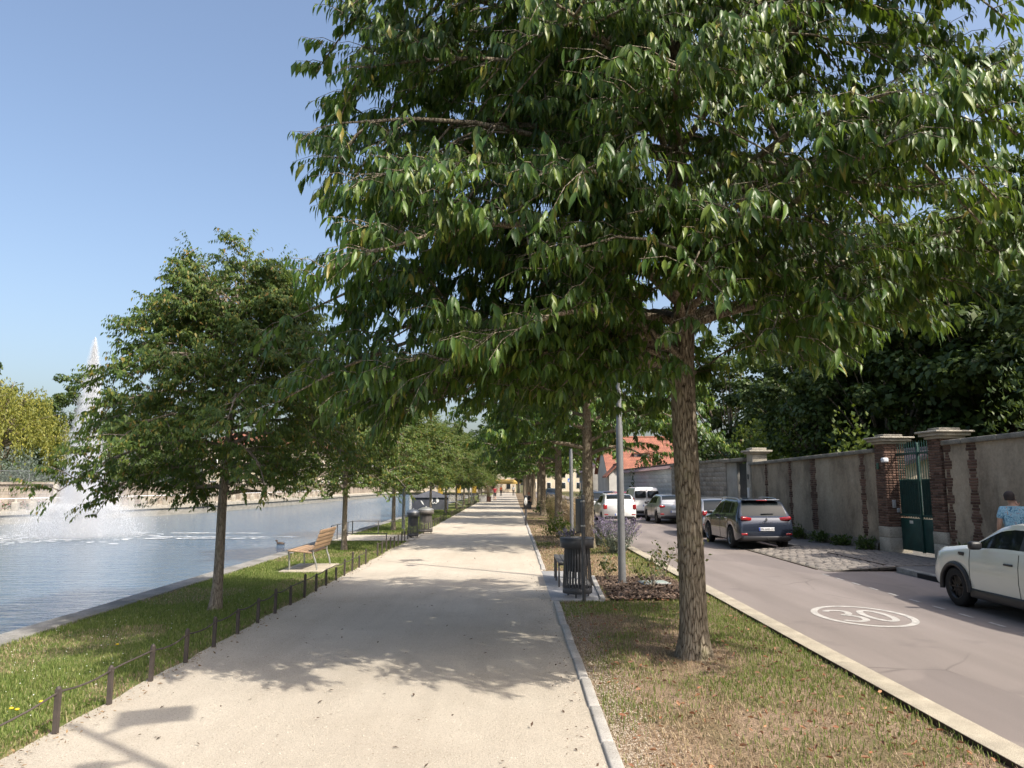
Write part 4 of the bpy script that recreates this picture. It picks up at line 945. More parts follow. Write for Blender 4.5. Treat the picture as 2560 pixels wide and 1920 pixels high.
    for (x, y_, l, wd) in ((6.5, -.2, 6, .09), (6.0, -1.0, 5, .07), (-5, -1.0, 4, .1), (5, 2.4, 4, .06)):
        for k_ in range(46):
            t2 = rg.random(); xx = x + (t2 - .5) * l; w2 = wd * (1 - abs(2 * t2 - 1)) * rg.uniform(.4, 1.3) + .02; ll = rg.uniform(.15, .5)
            b.quad((xx - ll, y_ + .12 * rg.normal() , .03), (xx, y_ - w2 + .1 * rg.normal(), .03 + .0002 * k_), (xx + ll, y_ + .1 * rg.normal(), .031), (xx, y_ + w2, .031))
    tag(b.build('splash_streak', M['foam'], root), kind='stuff')
fountain()
# ------------------------------------------------------------------ street furniture
M['steel'] = pm('dark_grey_steel', (.10, .10, .105), (.075, .075, .08), 6, .5, spec=.4)
M['pole'] = pm('grey_lamp_pole', (.20, .205, .21), (.16, .165, .17), 3, .42, metal=.2, spec=.5)
M['post'] = pm('brown_grey_post', (.085, .07, .062), (.06, .05, .045), 9, .6, spec=.3)
M['wood'] = pm('bench_wood', (.38, .26, .165), (.28, .18, .11), 3, .6, .25, 40, .004, stretch=(8, .8, 8), objrand=.3)
M['benchsteel'] = flat('bench_galvanised', (.42, .42, .40), .35, .6)
def low_fence(ys_, label, x=-3.68, head=None):
    e = empty('low_fence', (x, ys_[0], 0), 0, label, 'fence', 'low fences along the path'); y0 = ys_[0]; tops = []
    for i, y in enumerate(ys_):
        lean = rnd.uniform(-.02, .02); h = .34 + rnd.uniform(-.012, .012); dx = wob(y) * .2
        b = MB().box(-.019 + dx, .019 + dx, y - y0 - .019, y - y0 + .019, -.08, h)
        b.lathe([(.021, h - .02), (.02, h + .006), (.012, h + .018), (0, h + .022)], 8, (dx, y - y0, 0)); b.build('post', M['post'], e, rot=(lean * .5, lean, 0)); tops.append((dx + lean * h, y - y0, h - .03))
    pts = list(head or [])
    for i, t_ in enumerate(tops):
        pts.append(t_)
        if i < len(tops) - 1:
            n_ = tops[i + 1]; sag = rnd.uniform(-.01, .035)
            for f in (.3, .65): pts.append((t_[0] + (n_[0] - t_[0]) * f + rnd.uniform(-.01, .01), t_[1] + (n_[1] - t_[1]) * f, t_[2] + (n_[2] - t_[2]) * f - sag * 4 * f * (1 - f)))
    MB().tube(smooth_pts(pts, 3), .0085, 6).build('rail', M['post'], e)
    return e
low_fence([6.2 + .785 * i for i in range(17)], 'low brown post fence beside the lawn, nearest stretch', head=[(-.28, -1.3, .20), (-.17, -.75, .2), (-.06, -.3, .26)])
low_fence([20.9 + .75 * i for i in range(11)], 'low post fence between the wooden bench and the litter bins', x=-3.78)
low_fence([30.6 + .8 * i for i in range(15)], 'low post fence just past the litter bins', x=-3.72)
low_fence([45 + .9 * i for i in range(14)], 'low post fence in front of the dark kiosk', x=-3.72)
low_fence([60 + 1.0 * i for i in range(18)], 'farthest low post fence before the terrace', x=-3.72)
# gravel landing on the lawn with its rails
sheet('gravel_landing', -6.4, -3.5, 26.2, 29.2, .02, M['path'], 3, 3)
def rail_fence(p0, p1, n_, label, h=.55):
    e = empty('water_rail', (p0[0], p0[1], 0), 0, label, 'railing', 'rails around the gravel landing')
    d = (p1[0] - p0[0], p1[1] - p0[1])
    for i in range(n_): f = i / (n_ - 1); MB().box(d[0] * f - .015, d[0] * f + .015, d[1] * f - .015, d[1] * f + .015, -.05, h).build('post', M['steel'], e)
    MB().tube([(0, 0, h - .015), (d[0], d[1], h - .015)], .014, 6).build('rail', M['steel'], e)
rail_fence((-6.35, 26.1), (-6.35, 29.5), 5, 'thin dark rail on the water side of the gravel landing')
rail_fence((-6.35, 29.5), (-4.3, 29.5), 3, 'thin rail along the far side of the gravel landing'); rail_fence((-5.8, 26.0), (-4.4, 26.0), 2, 'short low rail on the near side of the gravel landing', .3)
# wooden bench by the water
def wood_bench():
    e = empty('park_bench', (-4.87, 17.95, .03), 0, 'wooden slat bench with metal legs on the lawn facing the water', 'bench'); L = 1.5
    for i in range(5): rbox('seat_slat', (-.27 + .112 * i, 0, .44 - .012 * i), (.1, L, .03), M['wood'], e, .006, (0, R(2.5), 0))
    for i in range(5): rbox('back_slat', (.285 + .034 * i, 0, .50 + .092 * i), (.03, L, .082), M['wood'], e, .006, (0, R(18), 0))
    for y in (-.62, .62):
        MB().tube(smooth_pts([(-.3, y, 0), (-.31, y, .3), (-.3, y, .42), (.22, y, .38)], 3), .021, 8).build('front_leg', M['benchsteel'], e)
        MB().tube(smooth_pts([(.34, y, 0), (.30, y, .18), (.24, y, .36), (.28, y, .55), (.43, y, .93)], 4), .021, 8).build('back_leg', M['benchsteel'], e)
wood_bench(); tag(rbox('bench_slab', (-4.85, 17.95, .0), (1.0, 1.7, .04), M['band'], None, .008), kind='structure')
# litter bins
def bin_thing(label, loc, tint=None, lid=True, h=1.02, r=.3):
    e = empty('litter_bin', loc, rnd.uniform(0, 1), label, 'litter bin', 'slatted litter bins'); m = tint or M['steel']
    rt_ = r; rb = r * .88
    MB().lathe([(rb - .03, .07), (rb, .07), (rb, .17), (rb - .008, .17)], 28).build('base_ring', m, e)
    MB().lathe([(rt_ - .012, h - .16), (rt_, h - .16), (rt_ + .006, h - .01), (rt_ - .02, h)], 28).build('top_ring', m, e)
    n_ = 30; sl = MB().add([(-.011, -.004, 0), (.011, -.004, 0), (.011, .004, 0), (-.011, .004, 0), (-.013, -.004, 1), (.013, -.004, 1), (.013, .004, 1), (-.013, .004, 1)], [(0, 3, 2, 1), (4, 5, 6, 7), (0, 1, 5, 4), (1, 2, 6, 5), (2, 3, 7, 6), (3, 0, 4, 7)]).mesh('slat'); sl.materials.append(m)
    tilt = math.atan((rt_ - rb) / (h - .33))
    for k in range(n_):
        a = 2 * math.pi * k / n_; link('slat', sl, None, e, (rb * math.cos(a) * .99, rb * math.sin(a) * .99, .16), (tilt, 0, a - math.pi / 2), (1, 1, (h - .31) / math.cos(tilt)))
    MB().lathe([(0, .42), (rb * .5, .44), (rb * .68, .52), (rt_ * .7, h - .1)], 20).build('liner', pm('bin_liner_' + label[:6], (.05, .05, .055), (.10, .10, .105), 8, .5), e)
    for k in range(3): a = 2.1 * k; MB().tube([(rb * .8 * math.cos(a), rb * .8 * math.sin(a), -.02), (rb * .8 * math.cos(a), rb * .8 * math.sin(a), .09)], .016, 6).build('foot', m, e)
    if lid == 'dome': MB().lathe([(rt_ + .01, h), (rt_ * .9, h + .05), (rt_ * .5, h + .1), (.03, h + .115), (.03, h + .15), (0, h + .155)], 24).build('lid', M['benchsteel'], e)
    else: MB().lathe([(rt_ + .012, h - .005), (rt_ + .012, h + .012), (rt_ * .62, h + .02), (rt_ * .62, h - .02)], 28).build('rim', m, e)
    return e
bin_thing('dark slatted litter bin beside the path in front of the right lamp post', (1.17, 13.4, .01))
bin_thing('darker of the two litter bins left of the path, nearer the camera', (-3.7, 27.7, 0), None, 'dome', .95, .235)
bin_thing('paler litter bin left of the path, behind the darker one', (-3.52, 30.2, 0), pm('pale_bin_steel', (.16, .145, .13), (.11, .10, .09), 6, .6), 'dome', .95, .32)
# dark backless bench
e = empty('steel_bench', (1.12, 15.3, .01), 0, 'dark backless bench behind the right litter bin', 'bench')
for k in range(4): rbox('seat_slat', (-.17 + .113 * k, 0, .47), (.1, 1.5, .035), M['steel'], e, .006)
for x in (-.2, .2):
    for y in (-.7, .25, .7): MB().cbox((x, y, .225), (.035, .035, .45)).build('leg', M['steel'], e)
for y in (-.7, .7): MB().cbox((0, y, .43), (.4, .035, .035)).build('crossbar', M['steel'], e)
# sign on a post in front of the bin, seen from its edge
e = empty('sign_post', (1.235, 12.85, 0), R(24), 'dark post with narrow panel in front of the slatted bin', 'sign')
rbox('post', (0, 0, .88), (.05, .05, 1.86), M['steel'], e, .006); rbox('panel', (0, .12, 1.45), (.03, .26, .58), pm('panel_dark', (.02, .024, .028), (.016, .02, .022), 3, .4), e, .01)
for z in (1.28, 1.7): rbox('clamp', (0, 0, z), (.06, .07, .03), M['benchsteel'], e, .004)
# path marker post
e = empty('marker_post', (.68, 36.2, 0), 0, 'dark marker post with white oval plate on the right path edge', 'sign')
rbox('post', (0, 0, .72), (.1, .06, 1.46), M['steel'], e, .01); rbox('plate', (0, -.04, 1.12), (.2, .02, .62), flat('plate_black', (.015, .017, .02), .5), e, .01)
MB().quad(*[(.07 * math.cos(a), -.052, 1.16 + .19 * math.sin(a)) for a in [2 * math.pi * i / 20 for i in range(20)]]).build('white_oval', flat('sign_white', (.75, .75, .72), .5), e)
MB().ribbon([(0, 0), (.01, 0)], .001, -10).build('oval_mark', M['steel'], e) if False else None
rbox('oval_mark', (0, -.055, 1.1), (.03, .004, .2), M['steel'], e, .002)
# street lamps
def street_lamp(loc, label, H=7.7, r=.074):
    e = empty('street_lamp', (loc[0], loc[1], 0), 0, label, 'street lamp', 'tall grey street lamps')
    MB().tube([(0, 0, -.05), (0, 0, .5), (0, 0, 3.2), (0, 0, 3.25), (0, 0, H)], [r * 1.12, r * 1.05, r * .95, r * .78, r * .5], 16).build('pole', M['pole'], e)
    MB().lathe([(r * 1.5, -.01), (r * 1.5, .02), (r * 1.1, .03)], 16).build('base_plate', M['pole'], e)
    MB().tube([(0, 0, H - .55), (.22, .34, H - .42)], .03, 8).build('arm', M['pole'], e)
    rbox('lamp_head', (.3, .46, H - .40), (.60, .42, .09), M['pole'], e, .03, (0, 0, R(20)))
    MB().tube([(0, 0, H - 1.35), (-.12, -.22, H - 1.25)], .025, 8).build('arm', M['pole'], e); rbox('lamp_head', (-.16, -.3, H - 1.24), (.22, .32, .08), M['pole'], e, .03, (0, 0, R(25)))
street_lamp((1.79, 2.17), 'street lamp just outside the bottom right of the picture, known by its shadow')
street_lamp((2.24, 15.2), 'grey street lamp standing in the mulch bed')
street_lamp((2.42, 30.0), 'grey street lamp beside the second roadside tree', 7.7, .075)
street_lamp((2.4, 62.0), 'pale street lamp far along the right row of trees', 7.7, .075)
street_lamp((-4.9, 33.4), 'dark lamp post on the lawn beside the litter bins', 6.0, .07)
# square blue sign far off
e = empty('road_sign', (8.6, 110, 0), 0, 'small blue square road sign far down the road', 'sign')
MB().tube([(0, 0, 0), (0, 0, 2.9)], .04, 6).build('post', M['pole'], e); rbox('plate', (0, -.05, 2.55), (.55, .03, .55), flat('sign_blue', (.03, .13, .5), .4), e, .01)
MB().quad((-.17, -.07, 2.38), (.17, -.07, 2.38), (0, -.07, 2.72)).build('white_triangle', flat('sign_white2', (.8, .8, .8), .4), e)
# ------------------------------------------------------------------ dark kiosk with white emblem
e = empty('kiosk', (-6.3, 57.5, 0), R(4), 'low dark grey kiosk with peaked roof and white wing emblem by the water', 'kiosk')
kd = pm('kiosk_tarpaulin', (.075, .08, .10), (.05, .055, .07), 2, .6, .2, 8)
MB().box(-1.5, 1.3, 0, 2.6, 0, .98).build('wall', kd, e)
MB().add([(-1.6, -.1, .95), (1.4, -.1, .95), (1.4, 2.7, .95), (-1.6, 2.7, .95), (-.1, .2, 1.52), (-.1, 2.4, 1.52)], [(0, 1, 4), (1, 2, 5, 4), (2, 3, 5), (3, 0, 4, 5)]).build('roof', kd, e)
wh = flat('emblem_white', (.8, .8, .78), .6)
def leafshape(cx, cz, l, wd, ang):
    pts = []
    for i in range(16):
        t_ = 2 * math.pi * i / 16; a = l * math.cos(t_) * .5; b_ = wd * math.sin(t_) * .5 * (1 - .35 * math.cos(t_)); pts.append((cx + a * math.cos(ang) - b_ * math.sin(ang), -.012, cz + a * math.sin(ang) + b_ * math.cos(ang)))
    return MB().quad(*pts[::-1])
leafshape(.02, .78, .42, .2, R(75)).build('emblem_wing', wh, e); leafshape(.48, .78, .42, .2, R(105)).build('emblem_wing', wh, e); leafshape(-.68, .55, .42, .1, R(-55)).build('emblem_stroke', wh, e)
b = MB()
for (x0, x1) in ((.05, .25), (.25, .45)): b.tube([(x0 + (x1 - x0) * k / 6, -.015, .58 - .1 * math.sin(math.pi * k / 6)) for k in range(7)], .03, 4)
b.build('emblem_wave', wh, e)
MB().add([(1.3, .2, .95), (2.4, .2, .3), (2.4, .26, .3), (1.3, .26, .95), (1.3, .2, 1.0), (2.4, .2, .36)], [(0, 1, 5, 4), (0, 3, 2, 1)]).build('ramp_edge', M['benchsteel'], e)
# terrace beyond
ye = flat('terrace_yellow', (.6, .38, .06), .6)
for (x, y, hgt) in ((-7.6, 75, 3.2), (-5.9, 77, 3.4), (-4.6, 84, 3.2)):
    e = empty('banner_pole', (x, y, 0), 0, {75: 'left yellow banner behind the kiosk', 77: 'yellow banner behind the kiosk roof peak', 84: 'yellow banner farthest along the terrace'}[y], 'banner')
    MB().tube([(0, 0, 0), (0, 0, hgt)], .03, 6).build('pole', M['benchsteel'], e); rbox('cloth', (.3, 0, hgt * .62), (.5, .03, hgt * .62), ye, e, .01)
cloth = flat('parasol_white', (.72, .7, .66), .8)
for i, (x, y) in enumerate(((-5.2, 88), (-6.6, 92), (-5.6, 97))):
    e = empty('parasol', (x, y, 0), 0, ['folded white parasol nearest on the terrace', 'folded white parasol by the water on the terrace', 'folded white parasol at the back of the terrace'][i], 'parasol', 'folded parasols')
    MB().tube([(0, 0, 0), (0, 0, 3)], .035, 6).build('pole', M['benchsteel'], e); MB().lathe([(.06, 1.1), (.2, 1.3), (.16, 2.0), (.05, 2.95), (0, 3.0)], 10).build('canopy', cloth, e)
for i, (x, y) in enumerate(((-5.6, 84), (-4.8, 86.5), (-6.2, 90), (-5.0, 93))):
    e = empty('cafe_table', (x, y, 0), 0, ['dark café table nearest the path', 'dark café table beside the front parasol', 'dark café table by the water', 'dark café table farthest off'][i], 'table', 'terrace tables')
    MB().lathe([(0, .72), (.4, .72), (.4, .75), (0, .75)], 14).build('table_top', M['steel'], e); MB().tube([(0, 0, 0), (0, 0, .72)], .04, 6).build('leg', M['steel'], e); MB().lathe([(.25, 0), (.25, .03), (0, .03)], 12).build('base', M['steel'], e)
# ------------------------------------------------------------------ cars
M['tyre'] = pm('tyre_rubber', (.018, .018, .019), (.012, .012, .013), 20, .75, spec=.3)
M['cglass'] = flat('car_glass', (.012, .016, .018), .05, spec=.4)
M['trim'] = flat('black_trim', (.018, .018, .02), .45)
M['red'] = flat('tail_red', (.28, .008, .012), .12, spec=.7, coat=.6)
M['chrome'] = flat('chrome', (.6, .6, .62), .15, .9)
M['rimd'] = flat('rim_dark', (.03, .03, .032), .35, .4); M['rima'] = flat('rim_alloy', (.30, .30, .31), .3, .7)
M['plate'] = flat('plate_white', (.72, .73, .74), .4); M['pblue'] = flat('plate_blue', (.03, .08, .4), .4); M['black'] = flat('ink_black', (.01, .01, .01), .6)
def interp(pts, s):
    if s <= pts[0][0]: return pts[0][1]
    for (a, za), (b_, zb) in zip(pts[:-1], pts[1:]):
        if s <= b_:
            f = (s - a) / (b_ - a); f = f * f * (3 - 2 * f) * .35 + f * .65; return za + (zb - za) * f
    return pts[-1][1]
def text_mesh(body, size, m, parent, loc, rot, name='lettering', bold=.0):
    cu = bpy.data.curves.new('txt', 'FONT'); cu.body = body; cu.size = size; cu.align_x = 'CENTER'; cu.align_y = 'CENTER'; cu.extrude = .001; cu.offset = bold
    to = bpy.data.objects.new('txt', cu); COL.objects.link(to); me = bpy.data.meshes.new_from_object(to.evaluated_get(bpy.context.evaluated_depsgraph_get())); bpy.data.objects.remove(to)
    me.materials.clear(); return link(name, me, m, parent, loc, rot)
def car(label, cat, loc, rz, L, W, top, belt, zroof, fw, rw, wr, paint, cowl, roof0, roof1, tail, wins, rim='a', clad=None, rear='hatch', roofm=None, group='cars along the street', plate=None, light=None, doors=(), handles=()):
    """s runs 0 front .. L rear; local +y is forward"""
    e = empty('car', (loc[0], loc[1], 0), rz, label, cat, group)
    hw = W / 2; sill = .24
    S = set(round(.1 * i, 3) for i in range(int(L / .1) + 1)) | {L, L - .02, L - .06, .02, .06}
    for c in (fw, rw): S |= set(round(c + (wr + .05) * math.cos(R(a)), 3) for a in range(0, 181, 12))
    for a, b_ in wins: S |= {a, b_}
    S |= {cowl, roof0, roof1, tail}; S |= set(doors)
    S = sorted(x for x in S if 0 <= x <= L)
    St = [S[0]]
    for x in S[1:]:
        if x - St[-1] > .012: St.append(x)
    if St[-1] < L: St[-1] = L
    secs = []
    for s in St:
        endf = max(0, 1 - s / .5); endr = max(0, 1 - (L - s) / .42)
        w_ = hw * (1 - .16 * endf ** 2.2 - .09 * endr ** 2.4); zt = interp(top, s); zb = min(interp(belt, s), zt - .015)
        zl = sill + .1 * endf ** 2 + .12 * endr ** 2
        for c in (fw, rw):
            d = abs(s - c)
            if d < wr + .05: zl = max(zl, wr - .01 + math.sqrt(max(0, (wr + .05) ** 2 - d * d)) * .97)
        zl = min(zl, zb - .1)
        k = max(0, min(1, (zt - zb) / (zroof - interp(belt, (roof0 + roof1) / 2))))
        wt = hw * .74; we = w_ * .9 * (1 - k) + wt * k
        gh = zt - zb
        P = [(0, zl), (w_ * .86, zl), (w_ * .975, zl + .05), (w_, zl + (zb - zl) * .42), (w_ * .99, zl + (zb - zl) * .72), (w_ * .955, zb - .012), (w_ * .93, zb + .02 * k)]
        for f in (.1, .84): P.append((w_ * .93 + (we - w_ * .93) * f, zb + gh * (.02 + f * .9)))
        P += [(we * .985, zb + gh * .945), (we * .9, zb + gh * .985 + .0), (we * .5, zt + .012 * k), (0, zt + .02 * k)]
        secs.append(P)
    n_ = len(secs[0]); V = []
    for s, P in zip(St, secs):
        for (x, z) in P: V.append((x, L / 2 - s, z))
        for (x, z) in P: V.append((-x, L / 2 - s, z))
    faces = {}
    def put(tag_, f): faces.setdefault(tag_, []).append(f)
    for i in range(len(St) - 1):
        sm = (St[i] + St[i + 1]) / 2; a = i * 2 * n_; b_ = (i + 1) * 2 * n_
        for k in range(n_ - 1):
            for sd_ in (0, 1):
                o_ = sd_ * n_; f = (a + o_ + k, b_ + o_ + k, b_ + o_ + k + 1, a + o_ + k + 1)
                if sd_: f = f[::-1]
                t_ = 'body'
                if k == 0: t_ = 'underside'
                elif clad and k in (1,): t_ = 'cladding'
                elif k == 7:
                    for wi, (w0, w1) in enumerate(wins):
                        if w0 < sm < w1: t_ = 'side_window_%d_%d' % (wi, sd_)
                    if t_ == 'body' and cowl + .25 < sm < tail and wins[0][0] < sm < wins[-1][1]: t_ = 'pillar'
                elif k >= 10:
                    if cowl + .05 < sm < roof0: t_ = 'windscreen'
                    elif roof1 + .05 < sm < tail - .02 and rear == 'hatch': t_ = 'rear_window'
                    elif roof0 <= sm <= roof1 and roofm: t_ = 'roof'
                elif k == 9 and roofm and roof0 <= sm <= roof1: t_ = 'roof'
                put(t_, f)
    cap0 = list(range(1, n_)) + list(range(2 * n_ - 1, n_, -1)); put('body', tuple(cap0)); ofs = (len(St) - 1) * 2 * n_; put('body', tuple(i + ofs for i in cap0)[::-1])
    mats = {'body': paint, 'underside': M['trim'], 'cladding': clad or M['trim'], 'pillar': M['trim'], 'windscreen': M['cglass'], 'rear_window': M['cglass'], 'roof': roofm or paint}
    for t_, fs in faces.items():
        nm = 'side_window' if t_.startswith('side_window') else t_
        used = sorted(set(i for f in fs for i in f)); mp = {q: j for j, q in enumerate(used)}
        MB().add([V[q] for q in used], [tuple(mp[q] for q in f) for f in fs], True).build(nm, mats.get(t_, M['cglass']), e)
    # wheels
    tyre = MB().lathe([(wr * .62, -.1), (wr * .9, -.105), (wr * .985, -.085), (wr, -.04), (wr, .04), (wr * .985, .085), (wr * .9, .105), (wr * .62, .1)], 28, axis='x').mesh('tyre'); tyre.materials.append(M['tyre'])
    rb = MB().lathe([(wr * .64, .07), (wr * .66, .1), (wr * .6, .1), (wr * .57, .05)], 24, axis='x').lathe([(0, .055), (.05, .06), (.055, .08), (0, .085)], 12, axis='x'); nsp = 10
    for q in range(nsp):
        a = 2 * math.pi * q / nsp; c_, s_ = math.cos(a), math.sin(a); r1, r2 = .04, wr * .62; wd = .016
        rb.add([(.085, r1 * c_ - wd * s_, r1 * s_ + wd * c_), (.085, r1 * c_ + wd * s_, r1 * s_ - wd * c_), (.075, r2 * c_ + wd * s_, r2 * s_ - wd * c_), (.075, r2 * c_ - wd * s_, r2 * s_ + wd * c_)], [(0, 1, 2, 3), (3, 2, 1, 0)])
    rb.lathe([(0, .03), (wr * .62, .03)], 20, axis='x'); rim_me = rb.mesh('rim'); rim_me.materials.append(M['rima'] if rim == 'a' else M['rimd'])
    back = flat('x', (0, 0, 0)) if False else None
    for c in (fw, rw):
        for sd_ in (-1, 1):
            wh_ = link('wheel', tyre, None, e, (sd_ * (hw - .105), L / 2 - c, wr)); link('rim', rim_me, None, wh_, (0, 0, 0), (0, 0, 0 if sd_ > 0 else math.pi))
    # rear fittings
    yr = -L / 2
    lt_ = light or dict(z=.92, w=.3, h=.17, x=hw * .77)
    for sd_ in (-1, 1):
        rbox('tail_light', (sd_ * lt_['x'], yr + .035 + lt_.get('in', 0), lt_['z']), (lt_['w'], .13, lt_['h']), M['red'], e, .04, (0, R(sd_ * lt_.get('tilt', 0)), R(sd_ * -16)))
        rbox('reflector', (sd_ * hw * .78, yr + .02, .5), (.2, .05, .07), M['red'], e, .015)
        rbox('door_mirror', (sd_ * (hw + .08), L / 2 - (cowl + .42), interp(belt, cowl + .5) + .07), (.19, .12, .13), M['trim'] if rim == 'd' or clad else paint, e, .04)
    rbox('rear_bumper', (0, yr + .07, .37), (W * .86, .16, .17), clad or M['trim'], e, .05)
    pl = rbox('number_plate', (0, yr - .012, lt_.get('pz', .62)), (.5, .015, .11), M['plate'], e, .004)
    rbox('plate_band', (-.228, -.009, 0), (.04, .004, .1), M['pblue'], pl, .001)
    if plate: text_mesh(plate, .1, M['black'], pl, (.02, -.0095, 0), (R(90), 0, 0))
    rbox('exhaust', (hw * .5, yr + .1, .27), (.07, .12, .05), M['trim'], e, .015)
    for d_ in doors:
        i = min(range(len(St)), key=lambda q: abs(St[q] - d_)); P = secs[i]
        for sd_ in (-1, 1): MB().tube([(sd_ * (x + .0015), L / 2 - St[i], z) for x, z in P[2:6]], .005, 4).build('door_seam', M['trim'], e)
    for (hs, hz) in handles:
        for sd_ in (-1, 1): rbox('door_handle', (sd_ * (hw * .99), L / 2 - hs, hz), (.035, .19, .03), M['trim'] if rim == 'd' else M['chrome'], e, .01)
    return e
def paint(name, c, metal=.0, rough=.28): return flat(name, c, rough, metal, .5, .8)
G2 = 'cars along the street'
# white small hatchback nearest, parked at the right edge (front left wheel in view)
mini = car('white compact car with black wheel arches parked at the right picture edge', 'car', (8.28, 11.28), R(.3), 3.98, 1.8,
    [(0, .62), (.12, .80), (.35, .93), (1.15, 1.02), (1.22, 1.05), (1.85, 1.37), (2.1, 1.41), (3.3, 1.40), (3.6, 1.33), (3.9, .95), (3.98, .6)], [(0, .6), (.3, .86), (1.1, .965), (4, .985)], 1.41, .82, 3.36, .315,
    paint('compact_white', (.62, .64, .58), 0, .25), 1.12, 1.92, 3.42, 3.86, [(1.38, 2.32), (2.42, 3.1)], 'd', M['trim'], roofm=paint('compact_roof', (.5, .53, .52)), group=G2, doors=(1.22, 2.36), handles=((2.15, .80), (2.95, .80)))
for c in (.82, 3.36):   # black wheel-arch lips
    for sd_ in (-1, 1):
        arc = [(sd_ * .897, 1.99 - c + .375 * math.cos(R(a)), .3 + .385 * math.sin(R(a))) for a in range(-8, 189, 12)]
        MB().tube(arc, .042, 6).build('wheel_arch', M['trim'], mini)
for sd_ in (-1, 1): rbox('side_sill', (sd_ * .875, -.1, .27), (.08, 1.75, .14), M['trim'], mini, .02); rbox('side_grille', (sd_ * .885, 1.99 - 1.02, .86), (.02, .15, .07), M['trim'], mini, .02)
# dark blue crossover
kad = car('dark blue-grey crossover seen from behind, parked on the road', 'car', (7.86, 24.5), R(.5), 4.45, 1.84,
    [(0, .6), (.12, .85), (.4, 1.0), (1.1, 1.09), (1.2, 1.12), (2.0, 1.55), (2.4, 1.6), (3.7, 1.57), (3.98, 1.5), (4.3, 1.06), (4.4, .98), (4.45, .6)], [(0, .6), (.4, .92), (1.2, 1.02), (3.2, 1.07), (4.45, 1.1)], 1.6, .88, 3.53, .35,
    paint('crossover_blue', (.022, .03, .05), .3, .25), 1.1, 2.05, 3.86, 4.34, [(1.5, 2.38), (2.46, 3.25), (3.32, 3.66)], 'a', M['trim'], group=G2, plate='EW-640-XX', light={'z': .98, 'w': .38, 'h': .12, 'x': .63, 'tilt': -8, 'pz': .66, 'in': .035}, doors=(1.3, 2.42, 3.3), handles=((2.2, .93), (3.1, .96)))
kad.scale = (.95, .95, .96); kad.location = (7.76, 24.75, 0)
for sd_ in (-1, 1): MB().tube(smooth_pts([(sd_ * .64, .35, 1.54), (sd_ * .645, .1, 1.62), (sd_ * .645, -1.2, 1.61), (sd_ * .63, -1.55, 1.54)], 4), .018, 6).build('roof_rail', M['chrome'], kad)
text_mesh('K A D J A R', .075, M['chrome'], kad, (0, -2.225, .86), (R(90), 0, 0)); MB().quad((0, -2.24, 1.02), (.045, -2.24, .95), (0, -2.24, .88), (-.045, -2.24, .95)).build('emblem', M['chrome'], kad)
rbox('spoiler', (0, -1.72, 1.565), (1.2, .3, .04), paint('spoiler_blue', (.03, .04, .06), .3), kad, .015); rbox('brake_light', (0, -1.875, 1.555), (.36, .02, .025), M['red'], kad, .005)
MB().tube([(0, -2.2, .3), (0, -2.3, .3), (0, -2.32, .38)], .025, 6).build('tow_hook', M['trim'], kad); rbox('wiper', (.1, -2.05, 1.14), (.42, .03, .02), M['trim'], kad, .005, (0, R(-4), 0))
# silver hatchbacks
silver = paint('silver_paint', (.32, .33, .345), .55, .3); hb = [(0, .55), (.1, .75), (.35, .88), (1.1, .98), (1.2, 1.02), (2.0, 1.42), (2.3, 1.46), (3.5, 1.43), (3.75, 1.36), (4.1, .98), (4.2, .92), (4.25, .55)]; hbb = [(0, .55), (.4, .8), (1.2, .93), (4.25, 1.0)]
car('silver hatchback parked just ahead of the dark blue crossover', 'car', (7.92, 29.75), R(.5), 4.25, 1.8, hb, hbb, 1.46, .85, 3.46, .315, silver, 1.1, 2.05, 3.62, 4.06, [(1.5, 2.35), (2.43, 3.3)], 'a', group=G2, light=dict(z=.9, w=.36, h=.17, x=.66, tilt=-8), doors=(1.3, 2.39), handles=((2.2, .86), (3.1, .88)))
car('silver hatchback with dark wheels parked ahead of the large trunk', 'car', (8.2, 39.2), R(1), 4.05, 1.74, hb[:-1] + [(4.05, .55)], hbb, 1.46, .82, 3.4, .32, silver, 1.1, 2.05, 3.5, 3.9, [(1.5, 2.3), (2.38, 3.2)], 'd', group=G2, light=dict(z=.88, w=.36, h=.12, x=.64), doors=(1.3, 2.34), handles=((2.2, .84),))
white = paint('car_white', (.76, .76, .75), 0, .3)
car('white hatchback driving away in the middle of the road', 'car', (5.3, 38.6), R(1.2), 4.06, 1.74, [(a, z + .05 if z > .7 else z) for a, z in hb[:-1]] + [(4.06, .6)], [(0, .55), (.4, .85), (1.2, .97), (4.25, 1.03)], 1.51, .85, 3.44, .315, white, 1.1, 2.05, 3.5, 3.92, [(1.5, 2.35), (2.43, 3.2)], 'a', group=G2, light=dict(z=.88, w=.2, h=.24, x=.72, pz=.5), doors=(1.3, 2.39), handles=((2.2, .88),))
vanp = [(0, .6), (.12, .85), (.45, 1.05), (.9, 1.15), (1.0, 1.2), (1.75, 1.74), (2.1, 1.8), (4.1, 1.8), (4.25, 1.74), (4.33, 1.1), (4.38, .6)]
van = car('white van with twin rear doors parked before the whitewashed wall', 'van', (8.05, 46.4), R(1.2), 4.38, 1.82, vanp, [(0, .6), (.4, .9), (1.2, 1.05), (4.4, 1.08)], 1.8, .9, 3.6, .32, white, .95, 1.85, 4.18, 4.34, [(1.35, 2.2)], 'a', None, 'van', group=G2, light=dict(z=.98, w=.14, h=.42, x=.83, pz=.72))
for sd_ in (-1, 1): rbox('rear_window', (sd_ * .38, -2.165, 1.38), (.66, .06, .42), M['cglass'], van, .06, (R(-7), 0, 0))
rbox('door_handle', (.06, -2.2, .98), (.16, .04, .04), M['trim'], van, .01); MB().tube([(0, -2.2, .5), (0, -2.18, 1.1), (0, -2.12, 1.65)], .006, 4).build('door_seam', M['trim'], van)
